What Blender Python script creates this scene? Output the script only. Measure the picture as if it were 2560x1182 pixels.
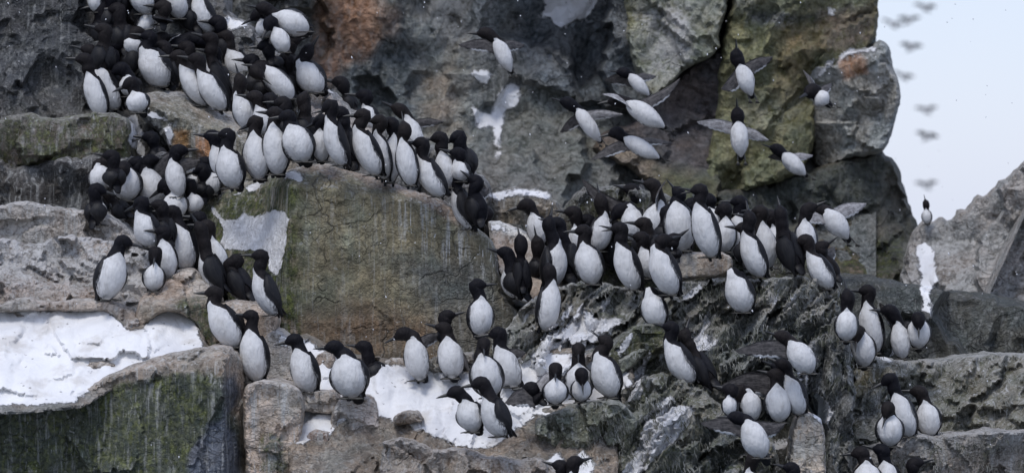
import bpy, bmesh, math, random
import numpy as np
from mathutils import Vector, noise, geometry
from mathutils.bvhtree import BVHTree
random.seed(7)
R = math.radians
for o in list(bpy.data.objects): bpy.data.objects.remove(o)
scene = bpy.context.scene
C = scene.collection

# ---------------------------------------------------------------- camera, sky, sun, exposure
D = 30.0                 # distance from the camera to the colony (m)
S = 0.0025               # metres per photo pixel at that distance (a guillemot stands about 0.43 m)
cam_d = bpy.data.cameras.new('camera'); cam = bpy.data.objects.new('camera', cam_d); C.objects.link(cam)
cam.location = (0, -D, 0); cam.rotation_euler = (R(90), 0, 0)
cam_d.sensor_width = 36; cam_d.lens = 36 * D / (2560 * S)
cam_d.clip_start = 1; cam_d.clip_end = 6000
cam_d.dof.use_dof = True; cam_d.dof.focus_distance = D - 0.4; cam_d.dof.aperture_fstop = 2.6
scene.camera = cam
SUN_EL, SUN_AZ = R(60), R(205)       # azimuth measured clockwise from +Y: behind the camera, a little to its left
world = bpy.data.worlds.new('World'); scene.world = world; world.use_nodes = True
wn = world.node_tree; bg = wn.nodes['Background']
sky = wn.nodes.new('ShaderNodeTexSky'); sky.sky_type = 'NISHITA'; sky.sun_disc = False
sky.sun_elevation = SUN_EL; sky.sun_rotation = SUN_AZ; sky.dust_density = 0.6; sky.air_density = 1.0; sky.ozone_density = 1.5
tc = wn.nodes.new('ShaderNodeTexCoord'); cl = wn.nodes.new('ShaderNodeTexNoise'); cl.inputs['Scale'].default_value = 3; cl.inputs['Detail'].default_value = 5
wn.links.new(tc.outputs['Generated'], cl.inputs['Vector'])
cr = wn.nodes.new('ShaderNodeMix'); cr.data_type = 'RGBA'; wn.links.new(cl.outputs[0], cr.inputs[0])   # thin even cloud veil, a little brighter where thicker
cr.inputs[6].default_value = (3.45, 3.95, 5.6, 1); cr.inputs[7].default_value = (4.4, 4.8, 6.2, 1)
mx = wn.nodes.new('ShaderNodeMix'); mx.data_type = 'RGBA'; mx.inputs[0].default_value = .72
wn.links.new(sky.outputs[0], mx.inputs[6]); wn.links.new(cr.outputs[2], mx.inputs[7])
wn.links.new(mx.outputs[2], bg.inputs[0]); bg.inputs[1].default_value = 0.15
sun_d = bpy.data.lights.new('sun', 'SUN'); sun = bpy.data.objects.new('sun', sun_d); C.objects.link(sun)
sun_d.energy = 1.6; sun_d.angle = R(22); sun_d.color = (1.0, 0.97, 0.93)
sd = Vector((math.sin(SUN_AZ) * math.cos(SUN_EL), math.cos(SUN_AZ) * math.cos(SUN_EL), math.sin(SUN_EL)))
sun.rotation_euler = sd.to_track_quat('Z', 'Y').to_euler(); sun.location = sd * 20
scene.view_settings.view_transform = 'Standard'; scene.view_settings.look = 'None'
scene.view_settings.gamma = 1; scene.view_settings.exposure = 0.16
scene.cycles.max_bounces = 6

# ---------------------------------------------------------------- measuring helpers
def P(px, py, Y):                     # a point seen at photo pixel (px,py), standing Y metres behind the colony plane
    k = S * (D + Y) / D
    return Vector(((px - 1280) * k, Y, (591 - py) * k))
def srgb(r, g, b):
    f = lambda c: (c / 255 / 12.92) if c / 255 <= 0.04045 else ((c / 255 + 0.055) / 1.055) ** 2.4
    return (f(r), f(g), f(b))
def tag(o, label=None, cat=None, group=None, kind=None):
    if label: o['label'] = label
    if cat: o['category'] = cat
    if group: o['group'] = group
    if kind: o['kind'] = kind
    return o

# ---------------------------------------------------------------- materials
class NT:
    def __init__(s, name):
        s.m = bpy.data.materials.new(name); s.m.use_nodes = True
        s.t = s.m.node_tree; s.b = s.t.nodes['Principled BSDF']
    def n(s, typ, **kw):
        x = s.t.nodes.new(typ)
        for k, v in kw.items(): setattr(x, k, v)
        return x
    def l(s, a, b): s.t.links.new(a, b)
    def val(s, sock, v):
        if isinstance(v, (int, float)): sock.default_value = v
        elif isinstance(v, (tuple, list)): sock.default_value = (*v, 1) if len(v) == 3 and sock.type == 'RGBA' else v
        else: s.l(v, sock)
    def math(s, op, a, b=None, c=None, clamp=False):
        x = s.n('ShaderNodeMath', operation=op, use_clamp=clamp); s.val(x.inputs[0], a)
        if b is not None: s.val(x.inputs[1], b)
        if c is not None: s.val(x.inputs[2], c)
        return x.outputs[0]
    def mix(s, f, a, b, mode='MIX'):
        x = s.n('ShaderNodeMix', data_type='RGBA', blend_type=mode); s.val(x.inputs[0], f); s.val(x.inputs[6], a); s.val(x.inputs[7], b)
        return x.outputs[2]
    def ramp(s, f, lo, hi, a=0.0, b=1.0):
        x = s.n('ShaderNodeMapRange', interpolation_type='SMOOTHSTEP'); s.val(x.inputs[0], f)
        x.inputs[1].default_value = lo; x.inputs[2].default_value = hi; x.inputs[3].default_value = a; x.inputs[4].default_value = b
        return x.outputs[0]
    def noise(s, vec, scale, detail=5, rough=0.55, dist=0.0):
        x = s.n('ShaderNodeTexNoise'); s.l(vec, x.inputs['Vector']); x.inputs['Scale'].default_value = scale
        x.inputs['Detail'].default_value = detail; x.inputs['Roughness'].default_value = rough; x.inputs['Distortion'].default_value = dist
        return x.outputs[0]
    def mapping(s, vec, scale, rot=(0, 0, 0)):
        x = s.n('ShaderNodeMapping'); s.l(vec, x.inputs[0]); x.inputs['Scale'].default_value = scale; x.inputs['Rotation'].default_value = rot
        return x.outputs[0]

def rock_material(name, bump=1.0, fine=1.0, crack=1.0, lean=0.0):
    m = NT(name)
    geo = m.n('ShaderNodeNewGeometry').outputs['Position']
    col = m.n('ShaderNodeAttribute', attribute_name='Col').outputs['Color']
    fx = m.n('ShaderNodeAttribute', attribute_name='fx').outputs['Color']
    sep = m.n('ShaderNodeSeparateColor'); m.l(fx, sep.inputs[0]); G, M, W = sep.outputs
    SN = m.n('ShaderNodeAttribute', attribute_name='snow').outputs['Fac']
    big = m.noise(geo, 1.7, 5, 0.62, 0.6); med = m.noise(geo, 9, 5, 0.65, 0.3); fin = m.noise(geo, 48 * fine, 4, 0.65)
    v1 = m.ramp(big, 0.3, 0.7, 0.7, 1.3); v2 = m.ramp(med, 0.28, 0.72, 0.6, 1.42); v3 = m.ramp(fin, 0.3, 0.7, 0.72, 1.3)
    v = m.math('MULTIPLY', m.math('MULTIPLY', v1, v2), v3)
    base = m.mix(1.0, col, m.n('ShaderNodeCombineColor').outputs[0], 'MULTIPLY')
    cc = base.node.inputs[7].links[0].from_node
    for i in range(3): m.l(v, cc.inputs[i])
    # warm / cool drift in the stone
    hue = m.noise(geo, 3.3, 5, 0.6)
    base = m.mix(m.ramp(hue, 0.42, 0.62, 0, 0.30), base, m.mix(1.0, base, (1.35, 1.0, 0.72), 'MULTIPLY'))
    base = m.mix(m.ramp(hue, 0.5, 0.36, 0, 0.28), base, m.mix(1.0, base, (0.78, 1.0, 1.12), 'MULTIPLY'))
    # moss
    mo = m.noise(geo, 11, 7, 0.7, 0.2)
    mo2 = m.noise(m.mapping(geo, (30, 30, 7)), 1.6, 5, 0.6)
    mf = m.math('MULTIPLY', m.ramp(m.math('ADD', m.math('MULTIPLY', mo, 0.6), m.math('MULTIPLY', mo2, 0.4)), 0.40, 0.55), m.ramp(M, 0.05, 0.7), clamp=True)
    mcol = m.mix(m.ramp(m.noise(geo, 30, 5, 0.7), 0.35, 0.65), (0.018, 0.028, 0.012), (0.13, 0.145, 0.040))
    mcol = m.mix(m.ramp(med, 0.45, 0.65, 0, 0.55), mcol, (0.022, 0.034, 0.014))
    base = m.mix(mf, base, mcol)
    # cracks
    vor = m.n('ShaderNodeTexVoronoi', feature='DISTANCE_TO_EDGE')
    wv = m.n('ShaderNodeVectorMath', operation='MULTIPLY_ADD')
    nz = m.n('ShaderNodeTexNoise'); m.l(geo, nz.inputs['Vector']); nz.inputs['Scale'].default_value = 3.5; nz.inputs['Detail'].default_value = 5
    m.l(nz.outputs['Color'], wv.inputs[0]); wv.inputs[1].default_value = (0.55, 0.55, 0.3); m.l(geo, wv.inputs[2])
    m.l(m.mapping(wv.outputs[0], (1, 1, 1.9), (0, lean, 0)), vor.inputs['Vector']); vor.inputs['Scale'].default_value = 1.5
    ck = m.ramp(vor.outputs['Distance'], 0.0, 0.018, 1, 0)
    vor2 = m.n('ShaderNodeTexVoronoi', feature='DISTANCE_TO_EDGE')
    m.l(m.mapping(wv.outputs[0], (1, 1, 2.4), (0, lean * 1.2, 0)), vor2.inputs['Vector']); vor2.inputs['Scale'].default_value = 11
    ck2 = m.ramp(vor2.outputs['Distance'], 0.0, 0.06, 1, 0)
    gate = m.ramp(m.noise(geo, 2.3, 3), 0.5, 0.62)
    cka = m.math('MULTIPLY', m.math('MAXIMUM', m.math('MULTIPLY', ck, gate), m.math('MULTIPLY', m.math('MULTIPLY', ck2, 0.55), m.ramp(big, 0.42, 0.6))), 0.75 * crack, clamp=True)
    base = m.mix(cka, base, m.mix(1.0, base, (0.28, 0.28, 0.28), 'MULTIPLY'))
    # droppings: thin runs and splashes
    st = m.noise(m.mapping(geo, (26, 26, 1.7), (0, lean * 0.4, 0)), 1.0, 7, 0.68, 0.35)
    st2 = m.noise(m.mapping(geo, (70, 70, 2.4), (0, lean * 0.4, 0)), 1.0, 4, 0.6, 0.3)
    stf = m.math('MAXIMUM', m.ramp(st, 0.5, 0.68), m.math('MULTIPLY', m.ramp(st2, 0.6, 0.7), 0.9))
    spl = m.ramp(m.noise(geo, 33, 4, 0.5, 0.8), 0.66, 0.72)
    gf = m.math('MULTIPLY', m.math('MAXIMUM', stf, spl), G, clamp=True)
    base = m.mix(gf, base, (0.50, 0.50, 0.48))
    # pale crust where W is high
    wf = m.math('MULTIPLY', m.ramp(m.math('ADD', m.math('MULTIPLY', med, 0.5), m.math('MULTIPLY', fin, 0.5)), 0.38, 0.56), W, clamp=True)
    base = m.mix(wf, base, (0.52, 0.51, 0.50))
    # thin snow with a ragged edge, dotted with dirt and feathers
    vd = m.n('ShaderNodeTexVoronoi'); m.l(geo, vd.inputs['Vector']); vd.inputs['Scale'].default_value = 19
    dirt = m.math('MULTIPLY', m.ramp(vd.outputs['Distance'], 0.12, 0.2, 1, 0), m.ramp(med, 0.5, 0.58))
    sn_ = m.math('ADD', m.math('MULTIPLY', SN, 1.0), m.math('ADD', m.math('MULTIPLY', m.math('SUBTRACT', med, 0.5), 0.9), m.math('MULTIPLY', m.math('SUBTRACT', fin, 0.5), 0.5)))
    sf = m.math('MULTIPLY', m.ramp(sn_, 0.42, 0.60), m.ramp(SN, 0.02, 0.2))
    base = m.mix(sf, base, m.mix(m.ramp(big, 0.3, 0.7), (0.64, 0.64, 0.655), (0.80, 0.795, 0.79)))
    base = m.mix(m.math('MULTIPLY', m.math('MULTIPLY', dirt, sf), .7), base, (0.12, 0.11, 0.10))
    base = m.mix(m.math('MULTIPLY', m.math('MULTIPLY', m.ramp(hue, 0.52, 0.66), sf), .45), base, (0.42, 0.38, 0.33))
    m.l(base, m.b.inputs['Base Color'])
    m.l(m.ramp(med, 0.3, 0.7, 0.55, 0.95), m.b.inputs['Roughness'])
    m.b.inputs['Specular IOR Level'].default_value = 0.35
    h = m.math('ADD', m.math('MULTIPLY', med, 1.0), m.math('MULTIPLY', fin, 0.22))
    h = m.math('SUBTRACT', h, m.math('MULTIPLY', m.math('MULTIPLY', cka, m.math('SUBTRACT', 1.0, sf)), 0.5))
    h = m.math('ADD', m.math('MULTIPLY', h, m.math('SUBTRACT', 1.0, m.math('MULTIPLY', sf, 0.78))), m.math('MULTIPLY', sf, 0.9))
    h = m.math('ADD', h, m.math('MULTIPLY', mf, m.math('MULTIPLY', mo, 0.5)))
    bp = m.n('ShaderNodeBump'); bp.inputs['Strength'].default_value = 0.85; bp.inputs['Distance'].default_value = 0.055 * bump
    m.l(h, bp.inputs['Height']); m.l(bp.outputs[0], m.b.inputs['Normal'])
    return m.m

def snow_material():
    m = NT('snow'); geo = m.n('ShaderNodeNewGeometry').outputs['Position']
    a = m.noise(geo, 5, 6, 0.6); b = m.noise(geo, 40, 5, 0.6)
    c = m.mix(m.ramp(a, 0.3, 0.7), (0.64, 0.64, 0.66), (0.80, 0.79, 0.79))
    c = m.mix(m.ramp(m.noise(geo, 2.2, 4), 0.55, 0.75, 0, 0.4), c, (0.55, 0.52, 0.48))
    vo = m.n('ShaderNodeTexVoronoi'); m.l(geo, vo.inputs['Vector']); vo.inputs['Scale'].default_value = 22
    sp = m.math('MULTIPLY', m.ramp(vo.outputs['Distance'], 0.10, 0.16, 1, 0), m.ramp(m.noise(geo, 6, 3), 0.52, 0.6))
    c = m.mix(m.math('MULTIPLY', sp, 0.7), c, (0.16, 0.15, 0.14))
    m.l(c, m.b.inputs['Base Color']); m.b.inputs['Roughness'].default_value = 0.7
    bp = m.n('ShaderNodeBump'); bp.inputs['Strength'].default_value = 0.6; bp.inputs['Distance'].default_value = 0.03
    m.l(m.math('ADD', a, m.math('MULTIPLY', b, 0.25)), bp.inputs['Height']); m.l(bp.outputs[0], m.b.inputs['Normal'])
    return m.m

def plumage_material():               # st = (t along the bird, angle from the belly 0..1, per-bird offset)
    m = NT('plumage')
    at = m.n('ShaderNodeAttribute', attribute_name='st').outputs['Vector']
    x = m.n('ShaderNodeSeparateXYZ'); m.l(at, x.inputs[0]); t, a, rnd = x.outputs
    geo = m.n('ShaderNodeTexCoord').outputs['Object']
    n1 = m.noise(geo, 60, 4, 0.6); nb = m.noise(geo, 9, 3)
    jit = m.math('MULTIPLY', m.math('SUBTRACT', n1, 0.5), 0.05)
    tb = m.math('SUBTRACT', m.math('ADD', 1.05, m.math('MULTIPLY', rnd, 0.06)), m.math('MULTIPLY', a, m.math('ADD', 0.48, m.math('MULTIPLY', rnd, 0.30))))            # white peak rises at the throat
    hood = m.ramp(m.math('SUBTRACT', m.math('ADD', t, jit), tb), -0.008, 0.010)
    back = m.ramp(m.math('ADD', a, m.math('MULTIPLY', jit, 0.8)), 0.555, 0.575)
    dark = m.math('MAXIMUM', hood, back)
    # streaked flanks
    fl = m.noise(m.mapping(geo, (70, 70, 16)), 1.0, 4, 0.7)
    flk = m.math('MULTIPLY', m.math('MULTIPLY', m.ramp(a, 0.26, 0.46), m.ramp(t, 0.85, 0.5)), m.ramp(fl, 0.46, 0.54))
    white = m.mix(m.ramp(nb, 0.3, 0.75), (0.67, 0.665, 0.66), (0.55, 0.545, 0.54))
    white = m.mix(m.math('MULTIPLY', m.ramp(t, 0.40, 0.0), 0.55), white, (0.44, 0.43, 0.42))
    white = m.mix(m.math('MULTIPLY', m.ramp(m.noise(m.mapping(geo, (34, 34, 10)), 1.0, 5, 0.7), 0.48, 0.68), 0.38), white, (0.36, 0.34, 0.32))
    white = m.mix(m.math('MULTIPLY', flk, 0.8), white, (0.05, 0.047, 0.05))
    blk = m.mix(m.ramp(rnd, 0, 1), (0.0035, 0.0035, 0.006), (0.011, 0.009, 0.009))
    blk = m.mix(m.ramp(n1, 0.4, 0.7, 0, 0.6), blk, m.mix(1.0, blk, (1.9, 1.8, 1.8), 'MULTIPLY'))
    m.l(m.mix(dark, white, blk), m.b.inputs['Base Color'])
    m.b.inputs['Roughness'].default_value = 0.62; m.b.inputs['Specular IOR Level'].default_value = 0.14
    bp = m.n('ShaderNodeBump'); bp.inputs['Strength'].default_value = 0.7; bp.inputs['Distance'].default_value = 0.012
    m.l(m.math('ADD', m.noise(m.mapping(geo, (60, 60, 18)), 1.0, 4), m.math('MULTIPLY', nb, 1.5)), bp.inputs['Height']); m.l(bp.outputs[0], m.b.inputs['Normal'])
    return m.m

def wing_material(name, c0, c1, edge):  # st.x along the wing, st.y across the chord
    m = NT(name)
    at = m.n('ShaderNodeAttribute', attribute_name='st').outputs['Vector']
    x = m.n('ShaderNodeSeparateXYZ'); m.l(at, x.inputs[0]); t, a, rnd = x.outputs
    geo = m.n('ShaderNodeTexCoord').outputs['Object']
    f = m.noise(geo, 50, 4, 0.6)
    cmb = m.n('ShaderNodeCombineXYZ'); m.l(m.math('MULTIPLY', t, 3.0), cmb.inputs[0]); m.l(m.math('MULTIPLY', a, 16.0), cmb.inputs[1])
    g = m.noise(cmb.outputs[0], 1.2, 3, 0.5)
    c = m.mix(m.ramp(m.math('ADD', m.math('MULTIPLY', f, 0.4), m.math('MULTIPLY', g, 0.6)), 0.38, 0.64), c0, c1)
    e = m.math('MULTIPLY', m.ramp(m.math('ADD', a, m.math('MULTIPLY', m.math('SUBTRACT', f, 0.5), 0.2)), 0.86, 0.93), m.math('MULTIPLY', m.ramp(t, 0.15, 0.3), m.ramp(t, 0.72, 0.6)))
    c = m.mix(m.math('MULTIPLY', e, edge), c, (0.62, 0.62, 0.62))
    m.l(c, m.b.inputs['Base Color']); m.b.inputs['Roughness'].default_value = 0.55
    m.b.inputs['Specular IOR Level'].default_value = 0.3
    bp = m.n('ShaderNodeBump'); bp.inputs['Strength'].default_value = 0.6; bp.inputs['Distance'].default_value = 0.004
    m.l(g, bp.inputs['Height']); m.l(bp.outputs[0], m.b.inputs['Normal'])
    return m.m

def plain_material(name, c, rough=0.5):
    m = NT(name); geo = m.n('ShaderNodeTexCoord').outputs['Object']
    m.l(m.mix(m.noise(geo, 60, 3), tuple(v * 0.7 for v in c), tuple(v * 1.3 for v in c)), m.b.inputs['Base Color'])
    m.b.inputs['Roughness'].default_value = rough
    return m.m

M_rock = rock_material('weathered_rock', 1.0, 1.0, 1.0, 0.35)
M_boulder = rock_material('pitted_boulder', 0.8, 1.3, 0.9, 0.2)
M_cliff = rock_material('cliff_rock', 1.8, 0.6, 1.0, 0.9)
M_ragged = rock_material('ragged_rock', 1.6, 1.2, 0.6, 0.6)
M_snow = snow_material()
M_plum = plumage_material()
M_fold = wing_material('folded_wing', (0.003, 0.003, 0.005), (0.013, 0.012, 0.013), 0.4)
M_wing = wing_material('spread_wing', (0.022, 0.020, 0.020), (0.11, 0.10, 0.097), 1.0)
M_pale = wing_material('pale_underwing', (0.16, 0.15, 0.15), (0.42, 0.41, 0.41), 1.0)
M_bill = plain_material('bill_horn', (0.012, 0.012, 0.013), 0.4)
M_foot = plain_material('foot_skin', (0.03, 0.028, 0.024), 0.5)

# ---------------------------------------------------------------- rock builder
RND = .4
SURF_V, SURF_F = [], []               # everything birds and snow can rest on
def chaikin(pts, n=1):
    for _ in range(n):
        q = []
        for i, a in enumerate(pts):
            b = pts[(i + 1) % len(pts)]
            q += [(a[0] * .8 + b[0] * .2, a[1] * .8 + b[1] * .2), (a[0] * .2 + b[0] * .8, a[1] * .2 + b[1] * .8)]
        pts = q
    return pts
def resample(pts, step):
    out = []
    for i, a in enumerate(pts):
        b = pts[(i + 1) % len(pts)]; L = math.dist(a, b); n = max(1, int(L / step))
        for k in range(n): out.append((a[0] + (b[0] - a[0]) * k / n, a[1] + (b[1] - a[1]) * k / n))
    return out
def seg_dist(pts, poly):
    pts = np.asarray(pts, float); A = np.asarray(poly, float); B = np.roll(A, -1, 0)
    d = np.full(len(pts), 1e9)
    for a, b in zip(A, B):
        ab = b - a; L = max(1e-9, ab @ ab); t = np.clip(((pts - a) @ ab) / L, 0, 1)
        d = np.minimum(d, np.hypot(*(pts - a - t[:, None] * ab).T))
    return d
def inside(pts, poly):
    pts = np.asarray(pts, float); x, y = pts[:, 0], pts[:, 1]; c = np.zeros(len(pts), bool)
    A = np.asarray(poly, float); B = np.roll(A, -1, 0)
    for (x1, y1), (x2, y2) in zip(A, B):
        if y1 == y2: continue
        m = ((y1 > y) != (y2 > y)) & (x < (x2 - x1) * (y - y1) / (y2 - y1) + x1); c ^= m
    return c
def soft_mask(pts, poly, soft, wob=10, ws=0.02):
    w = np.array([[p[0] + wob * noise.fractal(Vector((p[0] * ws, p[1] * ws, 3.1)), 0.8, 2, 4), p[1] + wob * noise.fractal(Vector((p[0] * ws, p[1] * ws, 9.7)), 0.8, 2, 4)] for p in pts])
    d = seg_dist(w, poly); s = np.where(inside(w, poly), d, -d)
    return np.clip(s / max(soft, .01) * .5 + .5, 0, 1)
def rand_hash(v):
    h = math.sin(v.x * 127.1 + v.y * 311.7 + v.z * 74.7) * 43758.5453
    return h - math.floor(h)
def facet(p, sc, amp):
    """chiselled planes: the nearest of a few tilted planes, one per cell"""
    q = Vector((p[0] * sc, p[1] * sc, 0.0)); ds, ps = noise.voronoi(q)
    best = 9
    for c in ps[:3]:
        h1 = rand_hash(c) - .5; h2 = rand_hash(c + Vector((5, 3, 1))) - .5; h3 = rand_hash(c + Vector((1, 8, 4))) - .5
        best = min(best, h1 * (q.x - c.x) * 1.9 + h2 * (q.y - c.y) * 1.9 + h3 * .9)
    return amp * best
def relief(poly, yfun, step, edge_amp, Rd, bd, amp, fac, facsc, seed, T, smooth=1, nscale=1.0, ridge=0.0, strata=(0, 1)):
    """outline in photo pixels -> closed solid with real depth; returns verts, faces, uv-pixels"""
    random.seed(seed)
    out = resample(chaikin(poly, smooth), step)
    ob = []
    for i, p in enumerate(out):
        a = out[i - 1]; b = out[(i + 1) % len(out)]; tx, ty = b[0] - a[0], b[1] - a[1]; L = math.hypot(tx, ty) or 1
        k = edge_amp * (noise.fractal(Vector((p[0] * .018, p[1] * .018, seed)), 0.6, 2, 6) + .5 * noise.noise(Vector((p[0] * .09, p[1] * .09, seed + 4))))
        ob.append((p[0] - ty / L * k, p[1] + tx / L * k))
    xs = [p[0] for p in ob]; ys = [p[1] for p in ob]
    gx = np.arange(min(xs), max(xs), step); gy = np.arange(min(ys), max(ys), step * .87)
    g = np.array([(x + (step * .5 if j % 2 else 0) + random.uniform(-.22, .22) * step, y + random.uniform(-.22, .22) * step) for j, y in enumerate(gy) for x in gx])
    d = seg_dist(g, ob); g = g[inside(g, ob) & (d > step * .45)]
    pts = [Vector(p) for p in ob] + [Vector(p) for p in g]
    nb = len(ob)
    V, E, F, *_r = geometry.delaunay_2d_cdt(pts, [(i, (i + 1) % nb) for i in range(nb)], [list(range(nb))], 1, 1e-4)
    V = [(v.x, v.y) for v in V]; d = seg_dist(V, ob)
    Y = []; ca, sa = math.cos(R(strata[0])), math.sin(R(strata[0]))
    for (x, y), dd in zip(V, d):
        u = 1 - min(dd / Rd, 1)
        yy = yfun(x, y) + bd * (1 - math.sqrt(max(0, 1 - u * u * 0.97)))
        q = Vector((x * S * nscale, seed * 1.7, y * S * nscale))
        yy += amp * noise.fractal(q * 2.2, 0.75, 2.1, 6)
        if ridge: yy += ridge * (noise.ridged_multi_fractal(Vector((q.x * 5 + q.z * 1.5, seed, q.z * 2.2)), 0.9, 2.1, 5, 1.0, 2.0) - 1.0)
        if fac:
            X, Z = x * S + .07 * noise.noise(q * 3), y * S + .07 * noise.noise(q * 3 + Vector((4, 4, 4)))
            U, W = X * ca + Z * sa, (-X * sa + Z * ca) * strata[1]
            yy += facet((U, W), facsc, fac) + facet((U + 7, W + 3), facsc * 2.7, fac * .38)
        Y.append(yy)
    verts = [P(x, y, yy) for (x, y), yy in zip(V, Y)]
    faces = []
    for f in F:
        a, b, c = [verts[i] for i in f[:3]]
        n = (b - a).cross(c - a)
        faces.append(tuple(f) if n.y < 0 else tuple(reversed(f)))
    # back: the boundary carried back in two steps, then closed
    cnt = {}
    for f in faces:
        for i in range(3):
            e = (f[i], f[(i + 1) % 3]); cnt[e] = 1
    be = [e for e in cnt if (e[1], e[0]) not in cnt]
    nxt = dict(be); loop = []
    if nxt:
        s0 = next(iter(nxt)); k = s0
        while True:
            loop.append(k); k = nxt.get(k)
            if k is None or k == s0 or len(loop) > len(nxt): break
    cen = Vector((0, 0, 0))
    for i in loop: cen += verts[i]
    cen /= max(1, len(loop))
    prev = loop; px = list(V)
    for fr, sh in ((.45, 1.0), (1.0, .86)):
        ring = []
        for i, j in enumerate(loop):
            v = verts[j]; w = cen + (v - cen) * sh; w = Vector((w.x, v.y + T * fr, w.z)) + Vector((0, 0, 0.02 * noise.noise(v * 6)))
            ring.append(len(verts)); verts.append(w); px.append(V[j])
        n = len(loop)
        for i in range(n): faces.append((prev[(i + 1) % n], prev[i], ring[i], ring[(i + 1) % n]))
        prev = ring
    if loop:
        c = len(verts); verts.append(Vector((cen.x, cen.y + T, cen.z))); px.append(V[loop[0]])
        n = len(prev)
        for i in range(n): faces.append((prev[(i + 1) % n], prev[i], c))
    return verts, faces, px
def make_mesh(name, verts, faces, mat, parent=None, smooth=True, origin=None):
    o0 = origin if origin is not None else Vector((0, 0, 0))
    me = bpy.data.meshes.new(name); me.from_pydata([v - o0 for v in verts], [], faces)
    me.materials.append(mat)
    me.polygons.foreach_set('use_smooth', [smooth] * len(me.polygons)); me.update()
    ob = bpy.data.objects.new(name, me); C.objects.link(ob)
    if parent: ob.parent = parent
    else: ob.location = o0
    return ob
def rock(name, poly, yfun, base, mat=None, paint=(), step=8, edge=5, Rd=40, bd=.15, amp=.05, fac=.1, facsc=2.0, seed=1, T=.8,
         smooth=1, nscale=1, ridge=0.0, label=None, cat=None, group=None, kind=None, guano=.25, moss=.0, crust=.0, rest=True, strata=(0, 1), sharp=32):
    if not callable(yfun): y0 = yfun; yfun = lambda x, y: y0
    verts, faces, px = relief(poly, yfun, step, edge, Rd * RND, bd * .6, amp * .7, fac * 1.5, facsc, seed, T, smooth, nscale, ridge, strata)
    n = len(verts)
    col = np.tile(np.array([*base, 1.0]), (n, 1)); fxa = np.tile(np.array([guano, moss, crust, 1.0]), (n, 1))
    if label:          # droppings collect on the ledge tops and run down from them
        bx = np.array([int(p[0] // 10) for p in px]); top = {}
        for k_, p in zip(bx, px): top[k_] = min(top.get(k_, 1e9), p[1])
        dt = np.array([p[1] - top[k_] for k_, p in zip(bx, px)])
        fxa[:, 2] = np.clip(fxa[:, 2] + .38 * np.exp(-dt / 16), 0, 1); fxa[:, 0] = np.clip(fxa[:, 0] + .45 * np.exp(-dt / 75), 0, 1)
    for (what, pl, val, soft) in paint:
        m = soft_mask(px, pl, soft)[:, None]
        if what == 'c': col[:, :3] = col[:, :3] * (1 - m) + np.array(val) * m
        else:
            k = 'gmw'.index(what); fxa[:, k:k + 1] = fxa[:, k:k + 1] * (1 - m) + val * m
    snw = np.zeros(n)
    pa = np.array(px); lo = pa.min(0); hi = pa.max(0)
    for pl, soft, amt in SNOWP:
        q = np.array(pl)
        if (q.max(0) < lo).any() or (q.min(0) > hi).any(): continue
        sel = np.where(((pa > q.min(0) - 30) & (pa < q.max(0) + 30)).all(1))[0]
        if len(sel): snw[sel] = np.maximum(snw[sel], soft_mask(pa[sel], pl, soft, 6, .04) * amt)
    org = sum(verts, Vector()) / n
    if rest:
        b = len(SURF_V); SURF_V.extend(verts); SURF_F.extend([tuple(i + b for i in f) for f in faces])
    ob = make_mesh(name, verts, faces, mat or M_rock, origin=org)
    ob.data.set_sharp_from_angle(angle=R(sharp))
    for nm, arr in (('Col', col), ('fx', fxa)):
        at = ob.data.color_attributes.new(nm, 'FLOAT_COLOR', 'POINT'); at.data.foreach_set('color', arr.astype('f').ravel())
    at = ob.data.attributes.new('snow', 'FLOAT', 'POINT'); at.data.foreach_set('value', snw.astype('f'))
    tag(ob, label, cat, group, kind)
    return ob

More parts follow.
